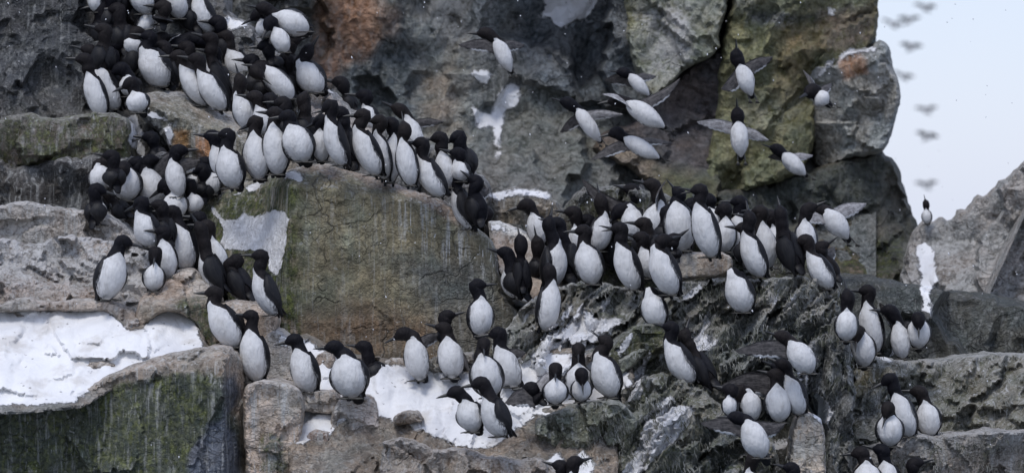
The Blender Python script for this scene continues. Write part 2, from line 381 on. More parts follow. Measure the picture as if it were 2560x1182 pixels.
# outlines of thin snow on the rock, (polygon, softness)
SNOWP = [(p, 9, 1) for p in [
    [(1316, 905), (1350, 860), (1378, 800), (1386, 786), (1398, 836), (1432, 792), (1462, 776), (1500, 800), (1530, 790), (1556, 800), (1530, 832), (1500, 840), (1484, 870), (1440, 900), (1420, 940), (1320, 940)],
    [(528, 520), (536, 514), (548, 540), (562, 552), (600, 545), (606, 530), (640, 545), (684, 528), (712, 524), (722, 552), (714, 600), (706, 650), (692, 690), (676, 676), (664, 640), (620, 622), (566, 626), (548, 604), (560, 580), (556, 562)],
    [(704, 432), (722, 426), (752, 430), (762, 446), (752, 456), (730, 444), (708, 446)], [(612, 470), (640, 456), (664, 454), (650, 470), (624, 482)], [(582, 480), (604, 476), (600, 486), (584, 488)],
    [(466, 548), (482, 540), (492, 550), (474, 556)],
    [(322, 290), (342, 286), (350, 318), (362, 330), (352, 352), (368, 378), (356, 396), (336, 380), (322, 350), (328, 322)], [(356, 276), (384, 280), (420, 300), (436, 312), (404, 306), (366, 290)],
    [(410, 322), (428, 316), (436, 340), (424, 366), (412, 350)],
    [(1560, 1000), (1572, 950), (1600, 910), (1626, 868), (1628, 890), (1604, 950), (1612, 980), (1590, 1010)],
    [(1600, 1110), (1606, 1050), (1640, 1010), (1676, 984), (1700, 1010), (1738, 1016), (1720, 1060), (1690, 1100), (1640, 1140), (1590, 1200), (1560, 1300), (1540, 1200)],
    [(1706, 880), (1720, 840), (1750, 824), (1772, 836), (1800, 846), (1788, 864), (1740, 884)], [(1746, 830), (1760, 790), (1780, 760), (1776, 800), (1764, 836)],
    [(2024, 1000), (2040, 980), (2066, 1000), (2086, 1030), (2070, 1060), (2040, 1052)], [(1988, 930), (2020, 920), (2034, 950), (2016, 990), (2000, 960)],
    [(1706, 746), (1720, 728), (1752, 710), (1756, 722), (1736, 744), (1716, 752)],
    [(1398, 820), (1410, 780), (1430, 758), (1432, 770), (1412, 806)], [(1438, 792), (1448, 764), (1464, 752), (1460, 776), (1446, 800)], [(1500, 770), (1516, 740), (1534, 732), (1528, 756), (1508, 782)],
    [(1282, 752), (1310, 744), (1342, 742), (1320, 758), (1300, 772), (1290, 764)],
    [(1540, 880), (1560, 850), (1580, 826), (1584, 840), (1566, 870), (1552, 896)],
    [(1928, 760), (1944, 728), (1952, 734), (1938, 764)], [(2042, 708), (2052, 704), (2058, 718), (2046, 722)], [(1976, 736), (1990, 734), (1992, 748), (1978, 750)],
    [(1930, 1110), (1944, 1080), (1952, 1100), (1984, 1092), (1976, 1120), (1940, 1130)], [(2214, 900), (2236, 872), (2242, 886), (2226, 910), (2200, 900)],
    [(690, 850), (706, 836), (726, 850), (716, 862), (700, 864)], [(1226, 560), (1246, 560), (1270, 576), (1262, 582), (1236, 572)], [(196 + 40, 790), (262, 786), (280, 800), (240, 800)],
    [(1225, 572), (1240, 566), (1250, 574)],
    [(1890, 950), (1902, 940), (1906, 980), (1896, 1010), (1890, 980)], [(1912, 946), (1936, 936), (1934, 960), (1916, 972)]]]
SNOWP += [(p, 14, 1) for p in [
    [(1290, 210), (1304, 232), (1296, 262), (1262, 276), (1256, 330), (1248, 392), (1238, 400), (1232, 350), (1236, 300), (1212, 322), (1192, 320), (1180, 280), (1176, 262), (1188, 262), (1206, 290), (1232, 284), (1240, 240), (1262, 214)],
    [(1176, 180), (1206, 172), (1228, 178), (1222, 208), (1196, 206)],
    [(1330, 48), (1360, 20), (1350, -60), (1500, -60), (1492, 20), (1456, 60), (1440, 46), (1420, 70), (1388, 66), (1372, 44)],
    [(1210, 488), (1260, 474), (1330, 468), (1372, 480), (1384, 500), (1340, 492), (1300, 490), (1240, 500)],
    [(2040, 206), (2052, 176), (2076, 152), (2100, 132), (2150, 122), (2196, 118), (2194, 128), (2150, 134), (2100, 146), (2080, 164), (2060, 186)],
    [(2064, 18), (2084, 16), (2088, 34), (2072, 42)],
    [(2290, 620), (2312, 600), (2340, 640), (2346, 700), (2326, 720), (2330, 800), (2316, 820), (2304, 740)],
    [(558, 44), (580, 40), (604, 52), (632, 62), (610, 72), (566, 76)],
    [(812, 204), (826, 216), (846, 242), (838, 250), (820, 236)]]]

# ---------------------------------------------------------------- the setting: cliff
K = 1.32
def c8(r, g, b, k=K): return tuple(min(.9, v * k) for v in srgb(r, g, b))
def back_y(x, y):      # the far wall steps toward the viewer to the right and towards the ground
    return 6.2 - max(0, (y - 330)) * .0035 + .25 * math.sin(x * .004) - max(0, 900 - x) * .001
rock('cliff_wall', [(-900, -700), (2190, -700), (2190, 1500), (-900, 1500)], back_y, c8(76, 80, 78), M_cliff, step=15, edge=0, Rd=1, bd=0,
     amp=.30, fac=.34, facsc=.75, seed=3, T=2, smooth=0, nscale=.45, ridge=.10, kind='structure', guano=.35, moss=.12, crust=.18, rest=False, paint=[
    ('c', [(540, -80), (790, -80), (800, 250), (540, 260)], c8(68, 70, 66), 30),
    ('c', [(870, 60), (1050, 40), (1050, 260), (1000, 330), (860, 260)], c8(66, 74, 76), 30),
    ('c', [(1045, -40), (1210, -40), (1190, 180), (1180, 420), (1060, 380)], c8(112, 114, 108), 25),
    ('w', [(1060, -40), (1260, -40), (1210, 130), (1080, 120)], .5, 25),
    ('c', [(1060, 180), (1150, 170), (1160, 320), (1070, 330)], c8(118, 110, 98), 25),
    ('c', [(1285, -80), (1600, -80), (1590, 60), (1600, 260), (1480, 290), (1330, 200), (1280, 100)], c8(72, 78, 82), 14),
    ('g', [(1285, -80), (1600, -80), (1600, 260), (1480, 290), (1330, 200)], .05, 14),
    ('c', [(1250, 210), (1400, 240), (1500, 330), (1480, 480), (1240, 480)], c8(80, 83, 76), 30),
    ('c', [(800, -80), (935, -80), (962, 60), (945, 115), (905, 150), (860, 165), (828, 225), (805, 195), (780, 150), (790, 60)], c8(124, 92, 66), 9),
    ('c', [(960, 30), (1000, 30), (995, 90), (965, 95)], c8(96, 78, 66), 12),
    ('m', [(800, -80), (950, -80), (940, 150), (800, 200)], 0, 10),
    ('c', [(1200, 400), (1330, 400), (1400, 470), (1330, 560), (1180, 560)], c8(84, 84, 80), 30)])
# the olive slabs right of centre, each standing forward of the far wall
rock('cliff_slab', [(1552, -420), (1826, -420), (1820, 20), (1798, 60), (1802, 132), (1740, 156), (1690, 195), (1650, 240), (1622, 262), (1596, 220), (1588, 160), (1560, 90)],
     lambda x, y: 5.75 + (1690 - x) * .0012, c8(116, 118, 96), M_cliff, step=10, edge=7, Rd=14, bd=.25, amp=.12, fac=.14, facsc=1.2, seed=11, T=1.6, nscale=.6, ridge=.08, strata=(75, 1.8),
     kind='structure', guano=.2, moss=.22, crust=.35, rest=False, paint=[
    ('c', [(1640, 20), (1720, 20), (1730, 130), (1650, 140)], c8(130, 130, 122), 20), ('w', [(1600, 20), (1720, 20), (1730, 190), (1620, 190)], .8, 20),
    ('c', [(1552, 0), (1590, 0), (1590, 80), (1552, 60)], c8(112, 112, 66), 12)])
rock('cliff_slab', [(1804, 125), (1828, 150), (1822, 330), (1790, 560), (1700, 560), (1600, 430), (1480, 380), (1500, 330), (1600, 300), (1660, 225), (1740, 150)],
     lambda x, y: 5.95 - max(0, y - 330) * .002, c8(76, 72, 72), M_cliff, step=11, edge=5, Rd=30, bd=.3, amp=.08, fac=.14, facsc=1.0, seed=13, T=1.2, kind='structure', guano=.05, moss=.0, crust=.0, rest=False, paint=[  # triangular shadow below the crack, put into this slab's darker base colour
    ('c', [(1480, 340), (1640, 380), (1640, 560), (1480, 560)], c8(96, 88, 76), 18), ('c', [(1640, 420), (1800, 440), (1800, 560), (1640, 560)], c8(82, 84, 66), 20),
    ('w', [(1500, 400), (1600, 400), (1600, 470), (1500, 470)], .3, 18)])
rock('cliff_slab', [(1822, -420), (2195, -420), (2194, 10), (2199, 60), (2192, 98), (2130, 160), (2040, 210), (2030, 420), (1900, 470), (1730, 500), (1752, 430), (1782, 340), (1796, 240), (1806, 140), (1812, 70), (1834, 10)],
     lambda x, y: 5.65 + max(0, 1900 - x) * .0006 - max(0, y - 250) * .0006, c8(110, 110, 76), M_cliff, step=10, edge=6, Rd=14, bd=.22, amp=.12, fac=.2, facsc=.9, seed=17, T=2.0, nscale=.7, ridge=.08, strata=(-32, 2.2),
     kind='structure', guano=.10, moss=.35, crust=.12, rest=False, paint=[
    ('c', [(1820, -100), (2190, -100), (2190, 10), (2060, 40), (1960, 70), (1830, 30)], c8(104, 104, 80), 20),
    ('c', [(1870, 20), (1950, 30), (2010, 45), (2130, 5), (2140, 20), (2010, 66), (1940, 60), (1870, 50)], c8(58, 62, 60), 6),
    ('w', [(1860, 30), (1990, 40), (1980, 75), (1870, 60)], .5, 8),
    ('c', [(2050, 30), (2195, 10), (2195, 110), (2060, 130)], c8(112, 100, 84), 16),
    ('c', [(1960, 70), (2060, 60), (2060, 130), (1970, 130)], c8(124, 108, 74), 14),
    ('m', [(1830, 200), (2030, 200), (2010, 430), (1790, 460)], .3, 40), ('w', [(1850, 250), (2000, 240), (1980, 330), (1840, 350)], .3, 30), ('c', [(1950, 100), (2030, 120), (2010, 250), (1930, 220)], c8(122, 112, 80), 22), ('w', [(1830, -60), (1900, -60), (1880, 10), (1830, 20)], .6, 16)])
rock('cliff_block', [(2014, 210), (2040, 150), (2098, 128), (2190, 118), (2196, 100), (2212, 104), (2226, 122), (2232, 175), (2246, 200), (2250, 240), (2240, 300), (2225, 350), (2206, 382), (2120, 398), (2040, 428), (2018, 330)],
     lambda x, y: 5.36 + max(-40, 2150 - x) * .0036, c8(122, 124, 118), M_cliff, step=8, edge=4, Rd=22, bd=.4, amp=.07, fac=.14, facsc=1.3, seed=19, T=1.5, nscale=.8, ridge=.06, strata=(-25, 1.8),
     kind='structure', guano=.3, moss=.05, crust=.35, rest=False, paint=[
    ('c', [(2092, 142), (2160, 128), (2165, 180), (2110, 196)], c8(150, 104, 60), 6), ('w', [(2040, 150), (2200, 118), (2190, 135), (2080, 160), (2040, 200)], .95, 6)])
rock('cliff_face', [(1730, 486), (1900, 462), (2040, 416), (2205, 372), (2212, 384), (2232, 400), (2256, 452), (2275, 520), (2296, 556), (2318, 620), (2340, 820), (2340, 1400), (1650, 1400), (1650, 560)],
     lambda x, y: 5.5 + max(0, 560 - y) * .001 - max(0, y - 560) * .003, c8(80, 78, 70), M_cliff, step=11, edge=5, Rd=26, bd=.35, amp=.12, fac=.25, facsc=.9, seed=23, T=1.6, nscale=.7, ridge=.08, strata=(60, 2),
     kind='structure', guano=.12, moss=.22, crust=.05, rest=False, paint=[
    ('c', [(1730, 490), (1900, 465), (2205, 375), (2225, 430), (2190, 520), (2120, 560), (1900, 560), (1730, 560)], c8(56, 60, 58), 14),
    ('c', [(2190, 520), (2230, 400), (2270, 500), (2260, 620), (2190, 640)], c8(92, 92, 86), 14),
    ('c', [(2060, 560), (2160, 560), (2180, 700), (2060, 700)], c8(98, 84, 70), 18),
    ('m', [(2100, 620), (2240, 600), (2240, 730), (2110, 730)], .7, 20)])
rock('ridge', [(2258, 640), (2284, 566), (2312, 548), (2330, 556), (2352, 540), (2372, 552), (2398, 520), (2416, 524), (2440, 488), (2462, 494), (2490, 452), (2520, 448), (2560, 400), (2640, 330), (2800, 250), (3000, 900), (3000, 1500), (2200, 1500), (2240, 800)],
     lambda x, y: 4.2 - max(0, y - 600) * .004 - max(0, x - 2330) * .001, c8(120, 116, 110), M_cliff, step=11, edge=6, Rd=30, bd=.5, amp=.14, fac=.24, facsc=1.1, seed=29, T=2.0, nscale=.8, ridge=.06,
     kind='structure', guano=.75, moss=.1, crust=.45, rest=False)
# the dark rock the ledges grow out of
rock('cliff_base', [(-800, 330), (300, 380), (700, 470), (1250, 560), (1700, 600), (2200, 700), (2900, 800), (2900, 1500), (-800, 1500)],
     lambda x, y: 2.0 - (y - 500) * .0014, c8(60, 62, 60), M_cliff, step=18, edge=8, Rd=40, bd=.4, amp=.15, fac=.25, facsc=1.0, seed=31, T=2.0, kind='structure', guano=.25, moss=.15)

# ---------------------------------------------------------------- ledges and boulders, each a thing
def ledge(name, label, poly, yfun, base, **kw):
    cat = {'boulder': 'boulder', 'rock_ledge': 'rock ledge', 'rock_slab': 'rock slab'}[name]
    return rock(name, poly, yfun, base, label=label, cat=cat, **kw)
ledge('rock_ledge', 'dark stepped ledge filling the upper left, crowded with birds',
      [(-500, -300), (540, -300), (566, 20), (600, 38), (640, 90), (700, 130), (760, 190), (830, 225), (905, 285), (1010, 330), (1100, 380), (1170, 400), (1225, 460), (1235, 560), (1100, 620), (-500, 620)],
      lambda x, y: 2.3 - (y + 100) * .0012 - max(0, 500 - x) * .0004, c8(68, 68, 68), mat=M_ragged, step=11, edge=9, Rd=34, bd=.4, amp=.09, fac=.16, facsc=1.6, seed=37, T=1.2, guano=.35, moss=.15, crust=.1,
      paint=[('c', [(770, 225), (850, 225), (960, 290), (930, 340), (780, 320)], c8(140, 134, 130), 12), ('w', [(700, 210), (860, 215), (980, 300), (930, 350), (700, 300)], .35, 16),
             ('c', [(1050, 330), (1180, 330), (1190, 400), (1100, 400)], c8(92, 90, 76), 14), ('c', [(-500, -300), (300, -300), (300, 260), (-500, 260)], c8(46, 48, 52), 30)])
ledge('rock_slab', 'tan tilted slab with a pale top edge below the upper left crowd',
      [(352, 246), (395, 224), (440, 226), (500, 244), (560, 268), (640, 316), (700, 360), (760, 420), (740, 470), (560, 470), (470, 440), (440, 400), (400, 330), (352, 300)],
      lambda x, y: 1.15 - max(0, 305 - (y - (x - 480) * .38)) * -.006, c8(118, 110, 98), step=8, edge=4, Rd=20, bd=.14, amp=.03, fac=.08, facsc=1.5, seed=41, T=.8, guano=.45, moss=.15, crust=.12,
      paint=[('c', [(352, 262), (430, 262), (560, 320), (700, 400), (740, 470), (520, 470), (440, 400), (370, 310)], c8(98, 94, 80), 7),
             ('c', [(438, 325), (470, 325), (470, 380), (440, 385)], c8(140, 104, 62), 6), ('c', [(488, 340), (535, 345), (530, 400), (495, 400)], c8(146, 102, 64), 7),
             ('c', [(330, 270), (400, 290), (440, 400), (400, 420), (330, 330)], c8(52, 54, 56), 8),
             ('w', [(400, 228), (440, 228), (450, 240), (410, 244)], .9, 5), ('w', [(540, 272), (590, 285), (590, 305), (545, 295)], .9, 5)])
ledge('boulder', 'brownish mossy rock at the left edge below the upper crowd',
      [(-500, 250), (-40, 318), (60, 280), (140, 300), (200, 284), (280, 280), (322, 300), (336, 340), (330, 400), (300, 425), (-500, 450)], lambda x, y: .95, c8(92, 84, 76), step=9, edge=6, Rd=24, bd=.25, amp=.05, fac=.12, seed=43, T=.8, guano=.2, moss=.5)
ledge('rock_slab', 'dark slab behind the crowd in the middle left',
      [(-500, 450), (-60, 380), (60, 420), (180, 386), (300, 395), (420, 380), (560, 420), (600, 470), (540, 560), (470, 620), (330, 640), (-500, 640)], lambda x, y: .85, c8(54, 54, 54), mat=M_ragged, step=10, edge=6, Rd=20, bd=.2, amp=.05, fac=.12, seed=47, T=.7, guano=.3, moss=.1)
ledge('rock_slab', 'grey streaked slab at the left edge under the middle left crowd',
      [(-500, 470), (-60, 540), (60, 496), (140, 522), (236, 528), (262, 528), (300, 556), (336, 588), (350, 625), (300, 640), (-500, 650)], lambda x, y: .15, c8(122, 118, 112), step=8, edge=4, Rd=14, bd=.12, amp=.03, fac=.08, seed=53, T=.9, guano=.5, crust=.3)
ledge('rock_slab', 'whitewashed slope of rock at the left edge beside one tall bird',
      [(-500, 560), (-200, 640), (-40, 588), (90, 612), (160, 584), (230, 596), (300, 604), (352, 622), (392, 650), (430, 690), (430, 740), (370, 800), (330, 830), (-500, 830)], lambda x, y: -.15 - (y - 600) * .0025, c8(140, 132, 124), mat=M_ragged, step=7, edge=6, Rd=14, bd=.12, amp=.05, fac=.12, facsc=2.6, strata=(15, 2.2), seed=59, T=1.0, guano=.9, crust=.85,
      paint=[('c', [(-500, 700), (300, 700), (340, 800), (-500, 800)], c8(132, 118, 106), 20), ('w', [(-500, 690), (260, 720), (340, 800), (-500, 800)], .3, 26)])
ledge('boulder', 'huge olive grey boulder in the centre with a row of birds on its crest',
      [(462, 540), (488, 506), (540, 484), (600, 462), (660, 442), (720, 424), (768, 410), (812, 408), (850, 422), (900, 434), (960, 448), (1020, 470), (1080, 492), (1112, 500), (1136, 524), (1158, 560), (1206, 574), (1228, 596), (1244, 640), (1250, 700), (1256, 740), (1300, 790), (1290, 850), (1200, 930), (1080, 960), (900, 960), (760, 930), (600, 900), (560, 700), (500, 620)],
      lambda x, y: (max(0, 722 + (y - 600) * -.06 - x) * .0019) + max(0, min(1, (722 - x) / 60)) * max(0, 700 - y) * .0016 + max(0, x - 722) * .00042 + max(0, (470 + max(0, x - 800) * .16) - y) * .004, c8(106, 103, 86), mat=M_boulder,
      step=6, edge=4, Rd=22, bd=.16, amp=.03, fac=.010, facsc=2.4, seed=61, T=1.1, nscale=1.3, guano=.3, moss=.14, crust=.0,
      paint=[('c', [(690, 780), (900, 760), (1100, 800), (1120, 960), (690, 960)], c8(104, 90, 74), 34), ('c', [(980, 640), (1250, 640), (1290, 850), (1150, 930)], c8(84, 84, 78), 34),
             ('m', [(450, 500), (560, 474), (700, 440), (760, 430), (764, 560), (742, 900), (560, 900), (470, 600)], .95, 14),
             ('m', [(740, 440), (860, 440), (830, 620), (735, 800)], .32, 30), ('m', [(750, 440), (1100, 510), (1060, 700), (760, 740)], .18, 40),
             ('c', [(700, 425), (800, 404), (900, 420), (1020, 460), (1130, 500), (1170, 560), (1120, 548), (1010, 488), (900, 452), (800, 430)], c8(126, 112, 98), 7),
             ('c', [(462, 540), (490, 500), (600, 456), (640, 452), (600, 478), (520, 504)], c8(120, 110, 96), 6),
             ('m', [(700, 425), (800, 404), (1020, 460), (1130, 500), (1170, 560), (1010, 488), (800, 430)], .0, 6),
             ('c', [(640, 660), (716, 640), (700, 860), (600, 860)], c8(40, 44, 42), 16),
             ('g', [(1000, 470), (1250, 560), (1260, 700), (1010, 620)], 1.0, 14), ('g', [(720, 420), (1000, 450), (1000, 520), (730, 500)], .6, 20)])
ledge('rock_slab', 'low tan slab behind the boulder, right of its shoulder',
      [(1216, 556), (1238, 548), (1290, 566), (1350, 600), (1400, 640), (1440, 690), (1400, 760), (1300, 760), (1250, 700)], lambda x, y: .55 + (y - 640) * -.002, c8(140, 128, 116), step=7, edge=3, Rd=12, bd=.10, amp=.02, fac=.05, seed=67, T=.7, guano=.3, crust=.25,
      paint=[('c', [(1216, 556), (1250, 552), (1340, 590), (1330, 606), (1240, 574)], c8(190, 186, 180), 4)])
ledge('boulder', 'blurred brown boulder behind the centre with a snowy top',
      [(1196, 500), (1230, 480), (1300, 470), (1360, 480), (1400, 510), (1430, 560), (1450, 640), (1200, 620)], lambda x, y: 1.75, c8(104, 98, 88), step=8, edge=5, Rd=26, bd=.22, amp=.05, fac=.1, seed=71, T=.8, guano=.2, moss=.1)
ledge('boulder', 'low mossy boulder behind the right hand crowd',
      [(1380, 560), (1450, 470), (1560, 455), (1700, 500), (1850, 530), (1960, 590), (2080, 650), (2110, 760), (1380, 760)], lambda x, y: .95, c8(62, 60, 56), mat=M_ragged, step=9, edge=6, Rd=30, bd=.25, amp=.06, fac=.12, seed=73, T=.9, guano=.2, moss=.3)
ledge('boulder', 'tan smooth boulder on the left with birds behind its crown',
      [(338, 790), (352, 745), (390, 706), (440, 676), (478, 668), (504, 690), (528, 716), (546, 748), (558, 800), (560, 860), (530, 890), (505, 850), (490, 810), (452, 782), (410, 778), (380, 800), (358, 822), (342, 815)],
      lambda x, y: -.85 - max(0, 760 - y) * -.004, c8(142, 128, 114), step=6, edge=3, Rd=24, bd=.2, amp=.03, fac=.07, seed=79, T=1.0, guano=.15, crust=.12,
      paint=[('m', [(440, 760), (520, 740), (560, 860), (520, 890), (480, 800)], .8, 12), ('c', [(345, 770), (450, 740), (540, 760), (560, 860), (360, 830)], c8(112, 102, 88), 14)])
ledge('boulder', 'flat tan boulder at the left edge above the snow',
      [(-500, 730), (-40, 770), (60, 742), (120, 756), (200, 744), (290, 752), (330, 772), (348, 800), (342, 824), (316, 826), (290, 800), (250, 774), (-500, 790)], lambda x, y: -.8, c8(132, 120, 108), step=7, edge=4, Rd=16, bd=.14, amp=.03, fac=.07, seed=83, T=.8, guano=.2, crust=.2)
ledge('boulder', 'pale rounded boulder under the pair of preening birds on the left',
      [(545, 760), (590, 748), (650, 756), (688, 772), (696, 800), (690, 822), (700, 850), (640, 880), (560, 870), (540, 820)], lambda x, y: -.75 - max(0, 790 - y) * -.003, c8(144, 132, 118), step=6, edge=3, Rd=20, bd=.16, amp=.025, fac=.06, seed=89, T=.9, guano=.25, crust=.2)
ledge('boulder', 'pale crusted boulder behind the lower left birds',
      [(640, 880), (662, 838), (700, 820), (730, 850), (745, 900), (760, 960), (740, 1000), (600, 1000), (600, 900)], lambda x, y: -.85, c8(150, 142, 132), mat=M_ragged, step=6, edge=4, Rd=18, bd=.15, amp=.03, fac=.06, seed=97, T=.6, guano=.5, crust=.45)
ledge('boulder', 'small brown stone in the snow between the two lower left birds',
      [(788, 890), (815, 878), (836, 880), (838, 905), (820, 930), (800, 945), (790, 915)], lambda x, y: -.8, c8(120, 106, 94), step=5, edge=2, Rd=12, bd=.08, amp=.02, fac=.03, seed=101, T=.2, guano=.2)
ledge('boulder', 'grey stones low in the snow behind the lower middle birds',
      [(950, 905), (990, 892), (1030, 900), (1040, 925), (1090, 940), (1080, 960), (1000, 950), (960, 945)], lambda x, y: -.72, c8(132, 124, 114), step=5, edge=3, Rd=12, bd=.08, amp=.02, fac=.05, seed=103, T=.25, guano=.2, crust=.3)
ledge('boulder', 'large mossy green block in the lower left corner with white runs',
      [(-500, 1010), (60, 1000), (190, 985), (240, 955), (300, 922), (400, 888), (480, 872), (540, 862), (590, 870), (612, 905), (622, 1000), (650, 1100), (660, 1400), (-500, 1400)],
      lambda x, y: -1.45 + max(0, x - 560) * .006 + max(0, (930 - max(0, x - 300) * .12) - y) * .005, c8(128, 116, 102), step=7, edge=3, Rd=16, bd=.16, amp=.03, fac=.07, facsc=1.6, seed=107, T=1.2, guano=.45, moss=.0, crust=.1,
      paint=[('c', [(230, 985), (420, 935), (560, 935), (610, 1100), (600, 1400), (-500, 1400), (-500, 1050)], c8(50, 58, 46), 12),
             ('m', [(-500, 1040), (230, 985), (330, 952), (450, 928), (540, 938), (556, 1010), (520, 1070), (470, 1150), (460, 1400), (-500, 1400)], .85, 12),
             ('g', [(560, 880), (620, 900), (640, 1100), (560, 1050)], .8, 14),
             ('c', [(562, 940), (590, 930), (596, 1010), (570, 1040), (600, 1110), (620, 1400), (450, 1400), (478, 1130), (520, 1060), (556, 1040)], c8(58, 64, 74), 7),
             ('m', [(562, 940), (596, 1010), (570, 1040), (620, 1400), (450, 1400), (478, 1130), (520, 1060)], 0, 6)])
ledge('boulder', 'tan streaked block right of the mossy corner block',
      [(606, 990), (616, 962), (650, 948), (710, 955), (750, 972), (762, 1010), (756, 1060), (748, 1120), (760, 1400), (630, 1400), (608, 1080)], lambda x, y: -1.38, c8(146, 134, 120), step=6, edge=3, Rd=18, bd=.2, amp=.03, fac=.06, seed=109, T=1.0, guano=.85, crust=.3,
      paint=[('m', [(650, 1080), (710, 1080), (712, 1182), (660, 1182)], .7, 12)])
ledge('boulder', 'short flat tan stone under the left hand bird of the pair on the snow',
      [(738, 985), (790, 974), (846, 976), (850, 1004), (832, 1034), (776, 1030), (744, 1022)], lambda x, y: -1.2, c8(150, 140, 128), step=5, edge=2, Rd=12, bd=.1, amp=.02, fac=.05, seed=113, T=.5, guano=.4, crust=.3)
ledge('boulder', 'upright tan block under the wide bird in the lower left',
      [(826, 1050), (836, 1010), (856, 988), (890, 982), (932, 988), (944, 1010), (952, 1080), (966, 1400), (812, 1400), (818, 1100)], lambda x, y: -1.25, c8(150, 140, 130), step=6, edge=3, Rd=16, bd=.16, amp=.03, fac=.06, seed=127, T=.9, guano=.6, crust=.4)
ledge('boulder', 'rough pinkish stone at the bottom edge left of centre',
      [(738, 1110), (752, 1088), (800, 1072), (832, 1080), (840, 1400), (734, 1400)], lambda x, y: -1.3, c8(138, 120, 108), mat=M_ragged, step=6, edge=4, Rd=16, bd=.14, amp=.04, fac=.08, seed=131, T=.7, guano=.6, crust=.4)
ledge('boulder', 'low rubbly ledge along the bottom edge in the middle',
      [(950, 1110), (990, 1092), (1040, 1100), (1090, 1130), (1150, 1112), (1210, 1140), (1290, 1150), (1350, 1138), (1390, 1176), (1500, 1190), (1500, 1400), (950, 1400)], lambda x, y: -1.62, c8(120, 106, 92), mat=M_ragged, step=6, edge=5, Rd=18, bd=.16, amp=.06, fac=.12, facsc=3, seed=137, T=.8, guano=.4, crust=.25)
ledge('boulder', 'dark wedge of rock under the birds in the lower middle',
      [(1225, 1085), (1270, 1050), (1330, 1030), (1400, 1010), (1450, 1010), (1480, 1040), (1430, 1080), (1340, 1110), (1270, 1110)], lambda x, y: -1.1, c8(112, 104, 94), step=6, edge=4, Rd=16, bd=.12, amp=.04, fac=.08, seed=139, T=.5, guano=.5)
ledge('rock_ledge', 'broken dark ledge under the right hand crowd, streaked with droppings',
      [(1220, 880), (1262, 830), (1300, 770), (1350, 735), (1400, 712), (1480, 702), (1560, 716), (1640, 722), (1690, 706), (1760, 700), (1830, 692), (1880, 700), (1950, 694), (2000, 690), (2060, 704), (2096, 724), (2104, 800), (2110, 850), (2060, 900), (2000, 960), (1900, 1000), (1700, 1010), (1560, 960), (1540, 950), (1420, 930), (1330, 930)],
      lambda x, y: -.12 - max(0, y - 720) * .0022, c8(100, 101, 94), mat=M_ragged, step=6, edge=6, Rd=18, bd=.14, amp=.10, fac=.22, facsc=3.2, seed=149, T=1.2, nscale=1.4, ridge=.05, strata=(-48, 2.6), guano=.95, moss=.30, crust=.25,
      paint=[('c', [(1300, 770), (1400, 720), (1480, 740), (1500, 860), (1320, 860)], c8(104, 98, 86), 16),
             ('c', [(1690, 710), (1900, 700), (2070, 710), (2070, 790), (1800, 780), (1700, 800)], c8(120, 118, 110), 14), ('w', [(1880, 740), (2060, 730), (2060, 800), (1860, 800)], .55, 14),
             ('c', [(1830, 800), (2080, 800), (2080, 960), (1800, 900)], c8(80, 86, 84), 20), ('c', [(1560, 860), (1700, 870), (1700, 1000), (1560, 960)], c8(76, 78, 60), 16),
             ('m', [(1540, 790), (1660, 790), (1660, 900), (1540, 880)], .6, 14)])
ledge('rock_slab', 'tan rounded slab jutting out in the middle of the right hand crowd',
      [(1676, 640), (1706, 628), (1750, 632), (1800, 628), (1828, 640), (1834, 664), (1822, 684), (1790, 694), (1740, 694), (1690, 704), (1670, 680)], lambda x, y: -.22, c8(158, 146, 130), step=5, edge=3, Rd=20, bd=.12, amp=.02, fac=.05, seed=151, T=.6, guano=.35, crust=.25)
ledge('boulder', 'squared mossy rock at the centre of the lower right ledges',
      [(1556, 1020), (1600, 940), (1660, 930), (1720, 955), (1760, 975), (1800, 1010), (1850, 1045), (1900, 1060), (1940, 1100), (1990, 1400), (1420, 1400), (1480, 1120)],
      lambda x, y: -1.0 - max(0, y - 960) * .001, c8(108, 107, 94), mat=M_ragged, step=6, edge=6, Rd=20, bd=.18, amp=.08, fac=.18, facsc=2.6, seed=157, T=1.0, nscale=1.3, ridge=.05, strata=(-48, 2.6), guano=.8, moss=.50, crust=.22,
      paint=[('c', [(1740, 1060), (1980, 1060), (1980, 1182), (1740, 1182)], c8(92, 98, 98), 16), ('c', [(1840, 1090), (1990, 1090), (1990, 1182), (1850, 1182)], c8(118, 108, 94), 16)])
ledge('boulder', 'pale upright block at the lower right, streaked grey',
      [(1980, 1080), (1994, 1040), (2020, 1030), (2048, 1038), (2060, 1070), (2066, 1160), (2060, 1400), (1970, 1400)], lambda x, y: -1.25, c8(146, 138, 126), step=5, edge=3, Rd=14, bd=.12, amp=.03, fac=.07, seed=163, T=.7, guano=.7, crust=.25)
ledge('rock_ledge', 'dark ribbed pillar of rock on the lower right',
      [(1990, 900), (2050, 840), (2090, 790), (2122, 810), (2132, 900), (2138, 1000), (2130, 1100), (2140, 1400), (2040, 1400), (2070, 1100), (2060, 980), (2010, 980)], lambda x, y: -.55 - max(0, y - 900) * .0005, c8(78, 82, 84), mat=M_ragged, step=6, edge=5, Rd=16, bd=.14, amp=.07, fac=.14, facsc=2.6, seed=167, T=1.0, ridge=.1, strata=(80, 2.6), guano=.8, moss=.2, crust=.15)
